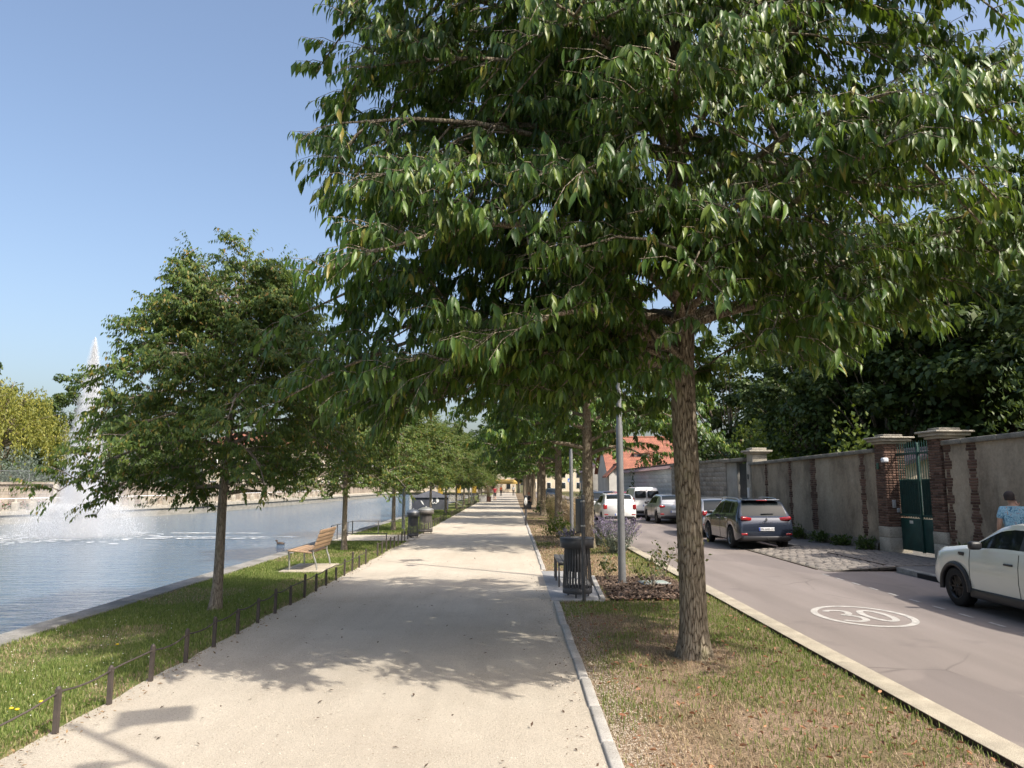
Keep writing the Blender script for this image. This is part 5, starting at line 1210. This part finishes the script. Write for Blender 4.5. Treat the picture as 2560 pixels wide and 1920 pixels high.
dk = [paint('dark_car_a', (.02, .024, .03)), paint('dark_car_b', (.03, .02, .022)), paint('dark_car_c', (.12, .13, .15), .4), paint('red_car', (.35, .02, .03))]
for i, (x, y, lab) in enumerate([(5.9, 54.5, 'dark car queued ahead of the white hatchback'), (7.6, 59.5, 'dark car parked before the far end of the whitewashed wall'), (6.9, 67, 'grey car with a roof box far down the road'), (7.9, 53.5, 'red car hidden ahead of the white van')]):
    o = car(lab, 'car', (x, y), R(1), 4.2, 1.78, hb, hbb, 1.46, .85, 3.44, .315, dk[i], 1.1, 2.05, 3.62, 4.06, [(1.5, 2.35), (2.43, 3.3)], 'd', group=G2)
    if i == 2: rbox('roof_box', (0, -.2, 1.66), (.75, 1.7, .32), paint('roof_box_grey', (.45, .48, .5)), o, .12)
for i, (x, y) in enumerate([(4.6, 84), (5.0, 92)]):
    car(['dark car among the farthest trunks on the road', 'second dark car among the farthest trunks'][i], 'car', (x, y), R(180), 4.2, 1.78, hb, hbb, 1.46, .85, 3.44, .315, dk[i], 1.1, 2.05, 3.62, 4.06, [(1.5, 2.35), (2.43, 3.3)], 'd', group=G2)
# ------------------------------------------------------------------ people
skinm = pm('skin', (.45, .27, .19), (.40, .23, .16), 6, .55)
def skin_obj(name, joints, edges, m, parent, sub=2):
    me = bpy.data.meshes.new(name); keys = list(joints); me.from_pydata([joints[k][0] for k in keys], [(keys.index(a), keys.index(b_)) for a, b_ in edges], []); o = link(name, me, m, parent)
    md = o.modifiers.new('skin', 'SKIN'); 
    for i, k in enumerate(keys):
        r = joints[k][1]; me.skin_vertices[0].data[i].radius = (r, r) if not isinstance(r, tuple) else r
        me.skin_vertices[0].data[i].use_root = (i == 0)
    md.use_smooth_shade = True; s_ = o.modifiers.new('sub', 'SUBSURF'); s_.levels = sub; s_.render_levels = sub; return o
def person(label, loc, rz, J, shirt, trousers, hair, shoes, shorts=False, h=1.72, hand=True, group=None):
    """J overrides joint positions (m, for a 1.72 m figure facing -y)"""
    k = h / 1.72
    P = dict(pel=(0, 0, .93), spine=(0, .01, 1.13), chest=(0, .0, 1.33), neck=(0, -.005, 1.47), nape=(0, -.02, 1.53), head=(0, -.035, 1.62), crown=(0, -.03, 1.66),
             lsh=(.17, 0, 1.40), lel=(.23, .03, 1.13), lwr=(.24, -.06, .89), lha=(.24, -.09, .81), rsh=(-.17, 0, 1.40), rel=(-.23, .03, 1.13), rwr=(-.24, -.06, .89), rha=(-.24, -.09, .81),
             lhi=(.09, 0, .88), lkn=(.10, -.02, .48), lan=(.10, .02, .08), lto=(.11, -.13, .03), rhi=(-.09, 0, .88), rkn=(-.10, -.02, .48), ran=(-.10, .02, .08), rto=(-.11, -.13, .03)); P.update(J)
    P = {q: tuple(c * k for c in v) for q, v in P.items()}
    rad = dict(pel=(.15, .11), spine=(.135, .10), chest=(.155, .105), neck=.055, nape=.055, head=(.078, .095), crown=(.068, .08), lsh=.06, lel=.042, lwr=.03, lha=(.04, .02), rsh=.06, rel=.042, rwr=.03, rha=(.04, .02), lhi=.09, lkn=.06, lan=.042, lto=.035, rhi=.09, rkn=.06, ran=.042, rto=.035)
    ed = [('pel', 'spine'), ('spine', 'chest'), ('chest', 'neck'), ('neck', 'nape'), ('nape', 'head'), ('head', 'crown'), ('chest', 'lsh'), ('lsh', 'lel'), ('lel', 'lwr'), ('lwr', 'lha'), ('chest', 'rsh'), ('rsh', 'rel'), ('rel', 'rwr'), ('rwr', 'rha'), ('pel', 'lhi'), ('lhi', 'lkn'), ('lkn', 'lan'), ('lan', 'lto'), ('pel', 'rhi'), ('rhi', 'rkn'), ('rkn', 'ran'), ('ran', 'rto')]
    e = empty('person', loc, rz, label, 'person', group)
    J2 = {q: (P[q], rad[q] if not isinstance(rad[q], tuple) else rad[q]) for q in P}
    if hand:
        for sd_ in 'lr':
            w0, h0 = Vector(P[sd_ + 'wr']), Vector(P[sd_ + 'ha']); d = (h0 - w0).normalized(); lat = d.cross(Vector((0, 1, 0.2))).normalized()
            for f in range(4):
                a = h0 + lat * (f - 1.5) * .018; ln = (.07, .085, .08, .062)[f]
                J2[sd_ + 'f%d' % f] = (tuple(a + d * ln * .55), .009); J2[sd_ + 'g%d' % f] = (tuple(a + d * ln * .9 + Vector((0, -.02, 0))), .007)
                ed = ed + [(sd_ + 'ha', sd_ + 'f%d' % f), (sd_ + 'f%d' % f, sd_ + 'g%d' % f)]
            J2[sd_ + 't0'] = (tuple(w0.lerp(h0, .5) + lat * .045), .011); J2[sd_ + 't1'] = (tuple(w0.lerp(h0, .5) + lat * .06 + d * .045), .009); ed = ed + [(sd_ + 'ha', sd_ + 't0'), (sd_ + 't0', sd_ + 't1')]
    skin_obj('body', J2, ed, skinm, e)
    g_ = lambda q, s_=1.14: (P[q], tuple(r_ * s_ for r_ in rad[q]) if isinstance(rad[q], tuple) else rad[q] * s_)
    mid = lambda a, b_, f: tuple(P[a][i] * (1 - f) + P[b_][i] * f for i in range(3))
    sj = {'spine': g_('spine', 1.2), 'hem': (mid('spine', 'pel', .95), (.175, .135)), 'chest': g_('chest', 1.17), 'collar': (mid('chest', 'neck', .75), .075), 'lsh': g_('lsh', 1.25), 'ls': (mid('lsh', 'lel', .7), .066), 'rsh': g_('rsh', 1.25), 'rs': (mid('rsh', 'rel', .7), .066)}
    skin_obj('shirt', sj, [('spine', 'hem'), ('spine', 'chest'), ('chest', 'collar'), ('chest', 'lsh'), ('lsh', 'ls'), ('chest', 'rsh'), ('rsh', 'rs')], shirt, e)
    tj = {'pel': g_('pel', 1.12), 'lhi': g_('lhi', 1.15), 'lkn': g_('lkn', 1.2), 'rhi': g_('rhi', 1.15), 'rkn': g_('rkn', 1.2)}; te = [('pel', 'lhi'), ('lhi', 'lkn'), ('pel', 'rhi'), ('rhi', 'rkn')]
    if not shorts: tj['lan'] = g_('lan', 1.25); tj['ran'] = g_('ran', 1.25); te += [('lkn', 'lan'), ('rkn', 'ran')]
    skin_obj('trousers', tj, te, trousers, e)
    for sd_ in 'lr':
        a, b_ = Vector(P[sd_ + 'an']), Vector(P[sd_ + 'to']); c = (a + b_) / 2
        o = rbox('shoe', (c.x, c.y, min(a.z, b_.z) + .012), (.095, .27, .085), shoes, e, .035); o.rotation_euler = (0, 0, math.atan2(b_.x - a.x, -(b_.y - a.y)))
    hc = Vector(P['head'])
    b = MB(); V = []; F = []
    for i in range(7):
        for q in range(14):
            ph = math.pi * .5 * i / 6 * 1.15; a = 2 * math.pi * q / 14; dn = .02 if math.sin(a) < 0 else .0
            V.append((hc.x + .092 * math.sin(ph) * math.cos(a), hc.y + .012 + .112 * math.sin(ph) * math.sin(a), hc.z + .03 + .095 * math.cos(ph) - (.06 if i == 6 and math.sin(a) > .2 else 0)))
    for i in range(6):
        for q in range(14): F.append((i * 14 + q, i * 14 + (q + 1) % 14, (i + 1) * 14 + (q + 1) % 14, (i + 1) * 14 + q))
    b.add(V, F, True).build('hair', hair, e)
    rbox('nose', (hc.x, hc.y - .105, hc.z - .01), (.025, .03, .045), skinm, e, .01)
    for sd_ in (-1, 1):
        rbox('ear', (hc.x + sd_ * .083, hc.y + .005, hc.z), (.02, .035, .06), skinm, e, .008); rbox('eye', (hc.x + sd_ * .033, hc.y - .092, hc.z + .015), (.028, .015, .014), M['black'], e, .005)
    rbox('mouth', (hc.x, hc.y - .092, hc.z - .05), (.045, .014, .012), flat('lip_%d' % len(bpy.data.materials), (.3, .1, .08), .5), e, .004)
    return e
def floral():
    m, t, p, o = nodes_of('blue_floral_cotton'); v = coords(t); n1 = noise_n(t, v, 16, 3, .7, 1.2)
    c = ramp(t, n1, [(.34, (.04, .10, .20)), (.43, (.16, .36, .50)), (.52, (.40, .60, .68)), (.6, (.10, .28, .45)), (.68, (.55, .32, .25))]); t.links.new(c, p.inputs['Base Color']); p.inputs['Roughness'].default_value = .85; return m
dark = pm('dark_cloth', (.02, .02, .024), (.03, .03, .034), 8, .85); blackc = pm('black_cloth', (.012, .012, .014), (.02, .02, .022), 8, .85); shoe = flat('shoe_grey', (.1, .1, .1), .7)
man = person('man in a blue floral T-shirt and sunglasses on the pavement behind the white car', (9.32, 13.75, .12), R(155), dict(head=(.03, -.04, 1.62), rwr=(-.14, -.26, 1.42), rel=(-.26, -.1, 1.16), rha=(-.1, -.24, 1.5)), floral(), pm('beige_shorts', (.35, .3, .22), (.28, .24, .18), 5, .85), flat('short_dark_hair', (.03, .02, .018), .8), shoe, True, 1.73)
rbox('sunglasses', (.03, -.142, 1.645), (.15, .02, .04), M['black'], man, .008); rbox('phone', (-.085, -.285, 1.52), (.07, .012, .14), M['black'], man, .006)
person('person in a dark red top walking away on the path', (-2.1, 90, 0), R(180), dict(lkn=(.1, -.12, .5), lan=(.1, -.05, .12), ran=(-.1, .16, .09)), pm('red_cloth', (.30, .03, .04), (.22, .02, .03), 6, .85), dark, flat('hair_brown', (.06, .035, .02), .8), shoe, True, hand=True, group='walkers on the path')
person('person in an orange top walking away on the path', (-1.85, 124, 0), R(180), dict(rkn=(-.1, -.12, .5), lan=(.1, .16, .09)), pm('orange_cloth', (.75, .16, .05), (.62, .12, .04), 6, .85), dark, flat('hair_dark', (.02, .015, .012), .8), shoe, group='walkers on the path')
person('person in a pale grey top walking on the right of the path', (.25, 128, 0), R(170), dict(lkn=(.1, -.12, .5)), pm('grey_cloth', (.4, .42, .42), (.32, .34, .34), 6, .85), dark, flat('hair_black', (.012, .01, .01), .8), shoe, group='walkers on the path')
bs = empty('stone_seat', (1.4, 61.2, 0), 0, 'low dark seat under the far right trees', 'seat'); rbox('seat_top', (0, 0, .43), (.5, 1.4, .06), M['steel'], bs, .01)
for y in (-.55, .55): rbox('seat_leg', (0, y, .2), (.4, .08, .4), M['steel'], bs, .01)
person('seated person in black with auburn hair on the right path edge', (1.42, 61.2, -.42), R(-60), dict(lkn=(.12, -.42, .90), lan=(.12, -.45, .50), lto=(.12, -.58, .45), rkn=(-.12, -.42, .90), ran=(-.12, -.42, .50), rto=(-.12, -.56, .45), lwr=(.15, -.3, 1.0), lha=(.14, -.38, .98), rwr=(-.15, -.3, 1.0), rha=(-.14, -.38, .98)), blackc, blackc, flat('hair_auburn', (.35, .11, .04), .7), shoe)
# duck
e = empty('duck', (-9.0, 28.9, WZ - .02), R(160), 'small brown duck swimming near the bench', 'duck'); e.scale = (.85, .85, .7); dm_ = pm('duck_brown', (.10, .07, .05), (.05, .035, .028), 20, .8)
MB().lathe([(0, -.2), (.05, -.18), (.1, -.08), (.11, .03), (.08, .14), (.03, .2), (0, .21)], 12, axis='x').build('body', dm_, e, (0, 0, .05)); MB().tube([(.14, 0, .08), (.2, 0, .17), (.22, 0, .21)], [.045, .032, .045], 8).build('neck', dm_, e)
MB().lathe([(0, -.055), (.04, -.03), (.045, .02), (.02, .05), (0, .055)], 10, axis='x').build('head', dm_, e, (.235, 0, .225)); rbox('bill', (.305, 0, .215), (.06, .035, .015), flat('bill', (.3, .22, .05), .5), e, .005); rbox('tail', (-.2, 0, .1), (.09, .05, .02), dm_, e, .008, (0, R(25), 0))
# ------------------------------------------------------------------ grass and small plants
def blades(name, seed, region, dens, h, m, label, keep=None, zoff=0, wid=.004, lean=.5, fade=14):
    rg = np.random.default_rng(seed); x0, x1, y0, y1 = region; P = []
    yb = y0
    while yb < y1:
        dy = 1.0; f = min(1, (fade / max(yb, 1)) ** 2) ; n_ = int((x1 - x0) * dy * dens * f); sc_ = 1 / math.sqrt(max(f, .08))
        q = np.stack([rg.uniform(x0, x1, n_), rg.uniform(yb, yb + dy, n_), np.full(n_, min(sc_, 2.2))], 1)
        if keep: q = q[[bool(keep(a, b_, rg)) for a, b_, _ in q]]
        P.append(q); yb += dy
    P = np.concatenate(P); n_ = len(P); sc_ = P[:, 2]; H = h * rg.uniform(.35, 1.15, n_) * (1 + .25 * (sc_ - 1)); az = rg.uniform(0, 2 * math.pi, n_); ln = lean * rg.uniform(.2, 1.3, n_)
    base = np.stack([P[:, 0], P[:, 1], np.full(n_, zoff)], 1); d = np.stack([np.cos(az), np.sin(az), np.zeros(n_)], 1); s_ = np.stack([-np.sin(az), np.cos(az), np.zeros(n_)], 1) * (wid * sc_)[:, None]
    m1 = base + d * (ln * H * .35)[:, None] + UP * (H * .6)[:, None]; t_ = base + d * (ln * H)[:, None] + UP * (H * .92)[:, None]
    V = np.stack([base - s_, base + s_, m1 + s_ * .7, m1 - s_ * .7, t_], 1).reshape(-1, 3); o_ = (np.arange(n_) * 5)[:, None, None]
    F = (o_ + np.array([(0, 1, 2), (0, 2, 3), (3, 2, 4)])[None]).reshape(-1, 3)
    o = link(name, np_mesh(name, V, F), m); tag(o, label, 'grass', kind='stuff'); return o
M['grassg'] = leaf_mat('lawn_blade', [(0, (.085, .135, .03)), (.5, (.155, .21, .05)), (.85, (.23, .265, .08)), (1, (.38, .34, .16))], .6, .35, (.3, .38, .07), spec=.2)
M['grassd'] = leaf_mat('dry_blade', [(0, (.24, .165, .10)), (.5, (.36, .27, .175)), (.8, (.46, .37, .25)), (1, (.24, .21, .10))], .8, .3, (.5, .4, .25), spec=.15)
def lawn_keep(x, y, rg):
    if x > -3.80 + wob(y): return rg.random() < max(0, 1 - (x + 3.80 - wob(y)) / .16) * .45
    if -5.5 < x < -4.2 and 17.0 < y < 18.9: return False
    return not (26.2 < y < 29.2)
def lawn_dry(x, y): return nz(x * .6 + 9, y * .45) > .16
lawn_g = blades('lawn_grass', 2, (-6.42, -3.55, 4.6, 60), 2600, .052, M['grassg'], 'short green lawn grass between the path and the water', lambda x, y, rg: lawn_keep(x, y, rg) and (not lawn_dry(x, y) or rg.random() < .35), -.012)
blades('lawn_dry_grass', 3, (-6.42, -3.5, 4.6, 32), 900, .045, M['grassd'], 'dry straw-coloured grass patches in the lawn and along its edge', lambda x, y, rg: (lawn_dry(x, y) and rg.random() < .8 and x < -3.7) or (-4.05 < x < -3.6 + wob(y) and rg.random() < .5), -.012, lean=.9)
def vg(x, y): return nz(x * .9, y * .7, 4.4) + .22 * (x - 2.3) / 1.2 + (.28 if 9.6 < y < 12.9 else 0) + (.2 if x > 2.9 else 0)
def v_ok(x, y): return not (x < 1.72 and 12.95 < y < 17.3) and not (1.74 < x < 3.42 and 13.0 < y < 16.2) and not ((x - 2.15) ** 2 + (y - 8.94) ** 2 < .3 ** 2)
blades('verge_green_grass', 5, (.82, 3.57, 4.6, 46), 1700, .06, M['grassg'], 'green grass patches in the verge around the large trunk', lambda x, y, rg: v_ok(x, y) and rg.random() < min(1, max(.04, .22 + 1.5 * vg(x, y))), -.014, fade=11)
blades('verge_dry_grass', 6, (.84, 3.57, 4.6, 46), 1500, .045, M['grassd'], 'dry tan grass covering the verge beside the road', lambda x, y, rg: v_ok(x, y) and rg.random() < min(1, max(.1, .62 - 1.2 * vg(x, y) - (.5 if x < 1.15 and y < 8 else 0) - (.5 if nz(x * 1.6, y * 1.2, 8.8) > .22 else 0))), -.014, lean=1.3, fade=11)
def scatter(name, seed, n_, region, size, m, label, tpl, z=.015, ok=None, flatn=.35, cat='leaf litter'):
    rg = np.random.default_rng(seed); P = []
    while len(P) < n_:
        x, y = rg.uniform(region[0], region[1]), region[2] + (region[3] - region[2]) * rg.random() ** 1.6
        if ok is None or ok(x, y): P.append((x, y, z + rg.uniform(0, .02)))
    P = np.array(P); A = rg.normal(0, 1, P.shape) * np.array((1, 1, .25)); N = UP + rg.normal(0, flatn, P.shape)
    tag(link(name, leaf_mesh(name, P, A, N, size * rg.uniform(.5, 1.2, n_), tpl), m), label, cat, kind='stuff')
scatter('leaf_litter', 1, 650, (.85, 3.57, 4.7, 24), .06, leaf_mat('dead_leaf', [(0, (.36, .14, .07)), (.35, (.20, .11, .07)), (.7, (.45, .24, .13)), (1, (.16, .09, .06))], .8, .2, (.4, .15, .05)), 'curled orange-brown fallen leaves on the verge', (np.array([(0, 0, .05), (.3, .2, .22), (.35, 0, .0), (.3, -.22, .14), (.7, .16, .16), (.72, 0, -.02), (.66, -.18, .24), (1, .05, .1)]), np.array([(0, 2, 1), (0, 3, 2), (1, 2, 5), (1, 5, 4), (2, 3, 6), (2, 6, 5), (4, 5, 7), (5, 6, 7)])), ok=v_ok, flatn=.7)
scatter('path_debris', 2, 150, (-3.5, .68, 5, 22), .05, pm('twig_debris', (.09, .055, .035), (.05, .035, .025), 9, .9), 'small dark twigs and leaf bits lying on the gravel path', LT_MID, .006, None, .2)
scatter('bark_chips', 3, 1500, (1.76, 3.38, 13.05, 16.1), .07, leaf_mat('chip_island', [(0, (.16, .105, .075)), (.6, (.09, .062, .048)), (1, (.24, .17, .125))], .9, .0), 'loose brown bark chips around the lamp post', LT_WIDE, .03, None, .5, 'mulch')
scatter('clover_flowers', 4, 900, (-6.3, -4.0, 4.8, 14), .014, flat('clover_white', (.7, .7, .62), .8), 'tiny white clover flowers in the lawn', LT_WIDE, .045, None, .5, 'flowers')
# pebbles thrown out beside the kerb
rg = np.random.default_rng(12); n_ = 6500; px_ = .80 + np.abs(rg.normal(0, .22, n_)); py_ = 4.6 + 8 * rg.random(n_) ** 1.3
Pp = np.stack([px_, py_, np.full(n_, .0)], 1)
tag(link('gravel_spill', leaf_mesh('gravel_spill', Pp, rg.normal(0, 1, Pp.shape) * np.array((1, 1, .1)), UP + rg.normal(0, .2, Pp.shape), .012 * rg.uniform(.5, 1.3, n_), (np.array([(0, .0, 0), (.5, .45, .0), (1, 0, 0), (.5, -.45, 0), (.5, 0, .5)]), np.array([(0, 4, 1), (1, 4, 2), (2, 4, 3), (3, 4, 0)]))), leaf_mat('pebble', [(0, (.30, .25, .19)), (1, (.46, .40, .32))], .9, 0)), 'pale gravel stones spilled beside the path kerb', 'gravel', kind='stuff')
# loose stones on the path, thicker along both edges
n_ = 14000; px_ = np.where(rg.random(n_) < .55, rg.uniform(-3.6, .66, n_), np.where(rg.random(n_) < .5, .66 - np.abs(rg.normal(0, .18, n_)), -3.6 + np.abs(rg.normal(0, .22, n_)))); py_ = 4.8 + 9 * rg.random(n_) ** 1.4
Pp = np.stack([px_, py_, np.full(n_, .002)], 1)
tag(link('loose_stones', leaf_mesh('loose_stones', Pp, rg.normal(0, 1, Pp.shape) * np.array((1, 1, .1)), UP + rg.normal(0, .2, Pp.shape), .0105 * rg.uniform(.4, 1.5, n_), (np.array([(0, .0, 0), (.5, .45, .0), (1, 0, 0), (.5, -.45, 0), (.5, 0, .5)]), np.array([(0, 4, 1), (1, 4, 2), (2, 4, 3), (3, 4, 0)]))), leaf_mat('path_stone', [(0, (.30, .26, .21)), (.5, (.46, .41, .34)), (1, (.6, .54, .46))], .9, 0)), 'small loose stones scattered on the gravel path', 'gravel', kind='stuff')
scatter('edge_litter', 21, 420, (-3.95, -3.45, 5, 24), .05, leaf_mat('edge_leaf', [(0, (.12, .08, .05)), (.6, (.22, .14, .08)), (1, (.3, .2, .1))], .8, .1), 'dead leaves and twigs caught along the low fence', LT_MID, .012, None, .5)
scatter('kerb_litter', 22, 160, (.4, .7, 5, 20), .035, leaf_mat('kerb_leaf', [(0, (.08, .055, .04)), (1, (.2, .12, .08))], .8, .1), 'small dead leaves gathered against the path kerb', LT_MID, .01, None, .5)
# dandelions
yl = flat('dandelion_yellow', (.75, .5, .02), .7)
for i, (x, y) in enumerate([(-4.35, 6.65), (-4.28, 6.62), (-4.22, 6.85), (-4.8, 9.2)]):
    e = empty('dandelion', (x, y, -.01), 0, ['leftmost yellow dandelion in the near lawn', 'middle yellow dandelion in the near lawn', 'right yellow dandelion of the near group', 'single yellow dandelion farther into the lawn'][i], 'flower', 'dandelions')
    MB().tube([(0, 0, 0), (.004, 0, .075)], .002, 4).build('stem', M['grassg'], e); MB().lathe([(0, .072), (.014, .074), (.02, .082), (.012, .088), (0, .089)], 10).build('flower_head', yl, e)
# flowering plants on the verge
def spikes(name, loc, n_, h, r, m_st, m_fl, label, cat, seed, fl=.4, leafy=None, thick=.012):
    rg = np.random.default_rng(seed); e = empty(name, loc, 0, label, cat); w_ = MB(); P = []; Pl = []
    for i in range(n_):
        a = rg.uniform(0, 2 * math.pi); rr = r * rg.uniform(.2, 1.0); hh = h * rg.uniform(.6, 1.05); b0 = np.array((rr * .3 * math.cos(a), rr * .3 * math.sin(a), 0)); t_ = np.array((rr * math.cos(a), rr * math.sin(a), hh))
        mid_ = (b0 + t_) / 2 + np.array((0, 0, .12 * hh)); w_.tube([tuple(b0), tuple(mid_), tuple(t_)], [.004, .003, .002], 3, cap=False)
        for k in range(16): f = 1 - fl * k / 16; P.append(mid_ * (1 - (2 * f - 1)) + t_ * (2 * f - 1) + rg.normal(0, thick, 3))
        for k in range(10): f = rg.uniform(0, .9); Pl.append(b0 * (1 - f) ** 2 + 2 * mid_ * f * (1 - f) + t_ * f * f)
    w_.build('stem', m_st, e); P = np.array(P); tag(link('flower_spike', leaf_mesh('flower_spike', P, rg.normal(0, .6, P.shape) + UP, rg.normal(0, 1, P.shape), np.full(len(P), .035), LT_WIDE), m_fl, e), kind='stuff')
    if leafy: Pl = np.array(Pl); tag(link('foliage', leaf_mesh('foliage', Pl, rg.normal(0, .7, Pl.shape) + UP * .5, rg.normal(0, 1, Pl.shape), np.full(len(Pl), .07), LT_MID), leafy, e), kind='stuff')
M['lav'] = leaf_mat('lavender_flower', [(0, (.20, .16, .27)), (.6, (.27, .23, .36)), (1, (.38, .34, .44))], .7, .3, (.3, .2, .4)); M['lavst'] = pm('silver_stem', (.22, .24, .17), (.16, .18, .12), 9, .8)
M['straw'] = leaf_mat('straw_plume', [(0, (.45, .33, .18)), (1, (.62, .5, .32))], .8, .35, (.5, .4, .2))
spikes('lavender', (3.05, 21.6, 0), 170, 1.0, .75, M['lavst'], M['lav'], 'purple flowering sage clump before the white hatchback', 'plant', 1, .45, M['leafG'])
spikes('lavender', (2.75, 24.4, 0), 110, .95, .6, M['lavst'], M['lav'], 'second purple sage clump behind the first', 'plant', 2, .45, M['leafG'])
spikes('lavender', (1.95, 24.8, 0), 60, .55, .5, M['lavst'], M['lav'], 'low purple flowering plant at the foot of the second roadside tree', 'plant', 3, .45, M['leafG'])
for i, (x, y) in enumerate([(2.2, 40.2), (3.0, 38.6), (2.6, 43.5), (3.1, 34.5), (2.4, 51)]):
    spikes('ornamental_grass', (x, y, 0), 130, 1.35, .75, M['straw'], M['straw'], ['straw-coloured grass clump left of the third roadside tree', 'straw-coloured grass clump right of the third roadside tree', 'tall straw grass between the third and fourth roadside trees', 'straw grass clump beside the road before the third tree', 'straw grass clump before the fifth roadside tree'][i], 'plant', 20 + i, .6, M['grassd'] if i % 2 else M['grassg'], .025)
shrub('shrub', 31, (1.75, 28.2, 0), .5, .75, 700, .1, M['leafD'], 'small light green shrub beside the second lamp post', tpl=LT_WIDE)
shrub('shrub', 32, (2.2, 49.5, 0), .7, .7, 500, .14, M['leafC'], 'dark low shrub under the fourth roadside tree', tpl=LT_WIDE)
spikes('ornamental_grass', (-2.75, 84, .5), 160, 1.7, .7, M['straw'], leaf_mat('amber_plume', [(0, (.5, .25, .08)), (1, (.62, .38, .14))], .8, .3), 'amber grass in a planter on the left path edge', 'plant', 41, .6, None, .03)
pl_ = empty('planter', (-2.75, 84, 0), 0, 'square terracotta planter holding the amber grass', 'planter'); rbox('pot', (0, 0, .28), (.7, .7, .56), pm('terracotta', (.30, .15, .10), (.22, .11, .08), 4, .85), pl_, .03); rbox('rim', (0, 0, .56), (.78, .78, .06), pm('terracotta_rim', (.32, .16, .11), (.24, .12, .08), 4, .85), pl_, .02)
pl_ = empty('planter', (-3.2, 81, 0), 0, 'grey concrete planter at the end of the lawn', 'planter'); rbox('pot', (0, 0, .4), (.8, 1.0, .8), M['slab'], pl_, .03); rbox('rim', (0, 0, .8), (.88, 1.08, .08), M['kerb'], pl_, .02)
# sparse rose bushes in the mulch
def rose(loc, seed, h, label):
    rg = np.random.default_rng(seed); e = empty('rose_bush', loc, 0, label, 'plant', 'sparse roses in the mulch bed'); w_ = MB(); P = []; Q = []
    for i in range(9):
        a = rg.uniform(0, 2 * math.pi); t_ = np.array((.3 * math.cos(a) * rg.uniform(.5, 1.3), .3 * math.sin(a), h * rg.uniform(.6, 1.1))); mid_ = t_ * .5 + rg.normal(0, .05, 3); w_.tube([(0, 0, 0), tuple(mid_), tuple(t_)], [.008, .006, .003], 5, cap=False)
        for k in range(9): P.append(mid_ + (t_ - mid_) * rg.uniform(0, 1.05) + rg.normal(0, .045, 3))
        Q.append(t_)
    P = np.array(P); Q = np.array(Q); w_.build('stem', M['bark2'], e)
    tag(link('foliage', leaf_mesh('foliage', P, rg.normal(0, 1, P.shape), UP + rg.normal(0, .6, P.shape), np.full(len(P), .085), LT_WIDE), leaf_mat('rose_leaf_%d' % seed, [(0, (.05, .07, .02)), (.7, (.09, .10, .03)), (1, (.2, .13, .05))], .5, .3), e), kind='stuff')
rose((2.75, 14.6, .02), 1, .6, 'sparse rose bush right of the lamp post'); rose((3.15, 15.6, .02), 2, .65, 'sparse rose bush against the road edge'); rose((2.0, 15.9, .02), 3, .4, 'small rose bush left of the lamp post'); rose((3.25, 13.9, .02), 4, .85, 'tallest dried rose by the large trunk')
mh = empty('utility_cover', (2.85, 15.0, .05), R(10), 'pale blue-grey utility cover lying in the mulch', 'cover'); rbox('lid', (0, 0, 0), (.5, .36, .03), flat('cover_pale', (.24, .29, .27), .7), mh, .01); rbox('frame', (0, 0, -.008), (.56, .42, .03), M['slab'], mh, .01)
# weeds along the wall foot
for i, (y, h, n_) in enumerate([(21.4, .32, 420), (22.8, .3, 380), (24.2, .36, 420), (25.8, .42, 420), (27.2, .34, 360), (17.2, .38, 300)]):
    shrub('weed', 60 + i, (WX(y) - .22, y, .11), .3 if i < 5 else .24, h, n_, .12, M['leafC'] if i % 2 else leaf_mat('weed_leaf_%d' % i, [(0, (.03, .06, .015)), (1, (.08, .12, .03))], .6, .3), ['weeds at the foot of the wall beside the left gate pier', 'second weed clump from the green gate along the wall', 'third weed clump from the green gate along the wall', 'fourth weed clump from the green gate along the wall', 'weed clump at the wall foot behind the crossover', 'weeds at the foot of the right gate pier'][i], 'weeds', LT_MID, group='weeds along the wall', stems=4)
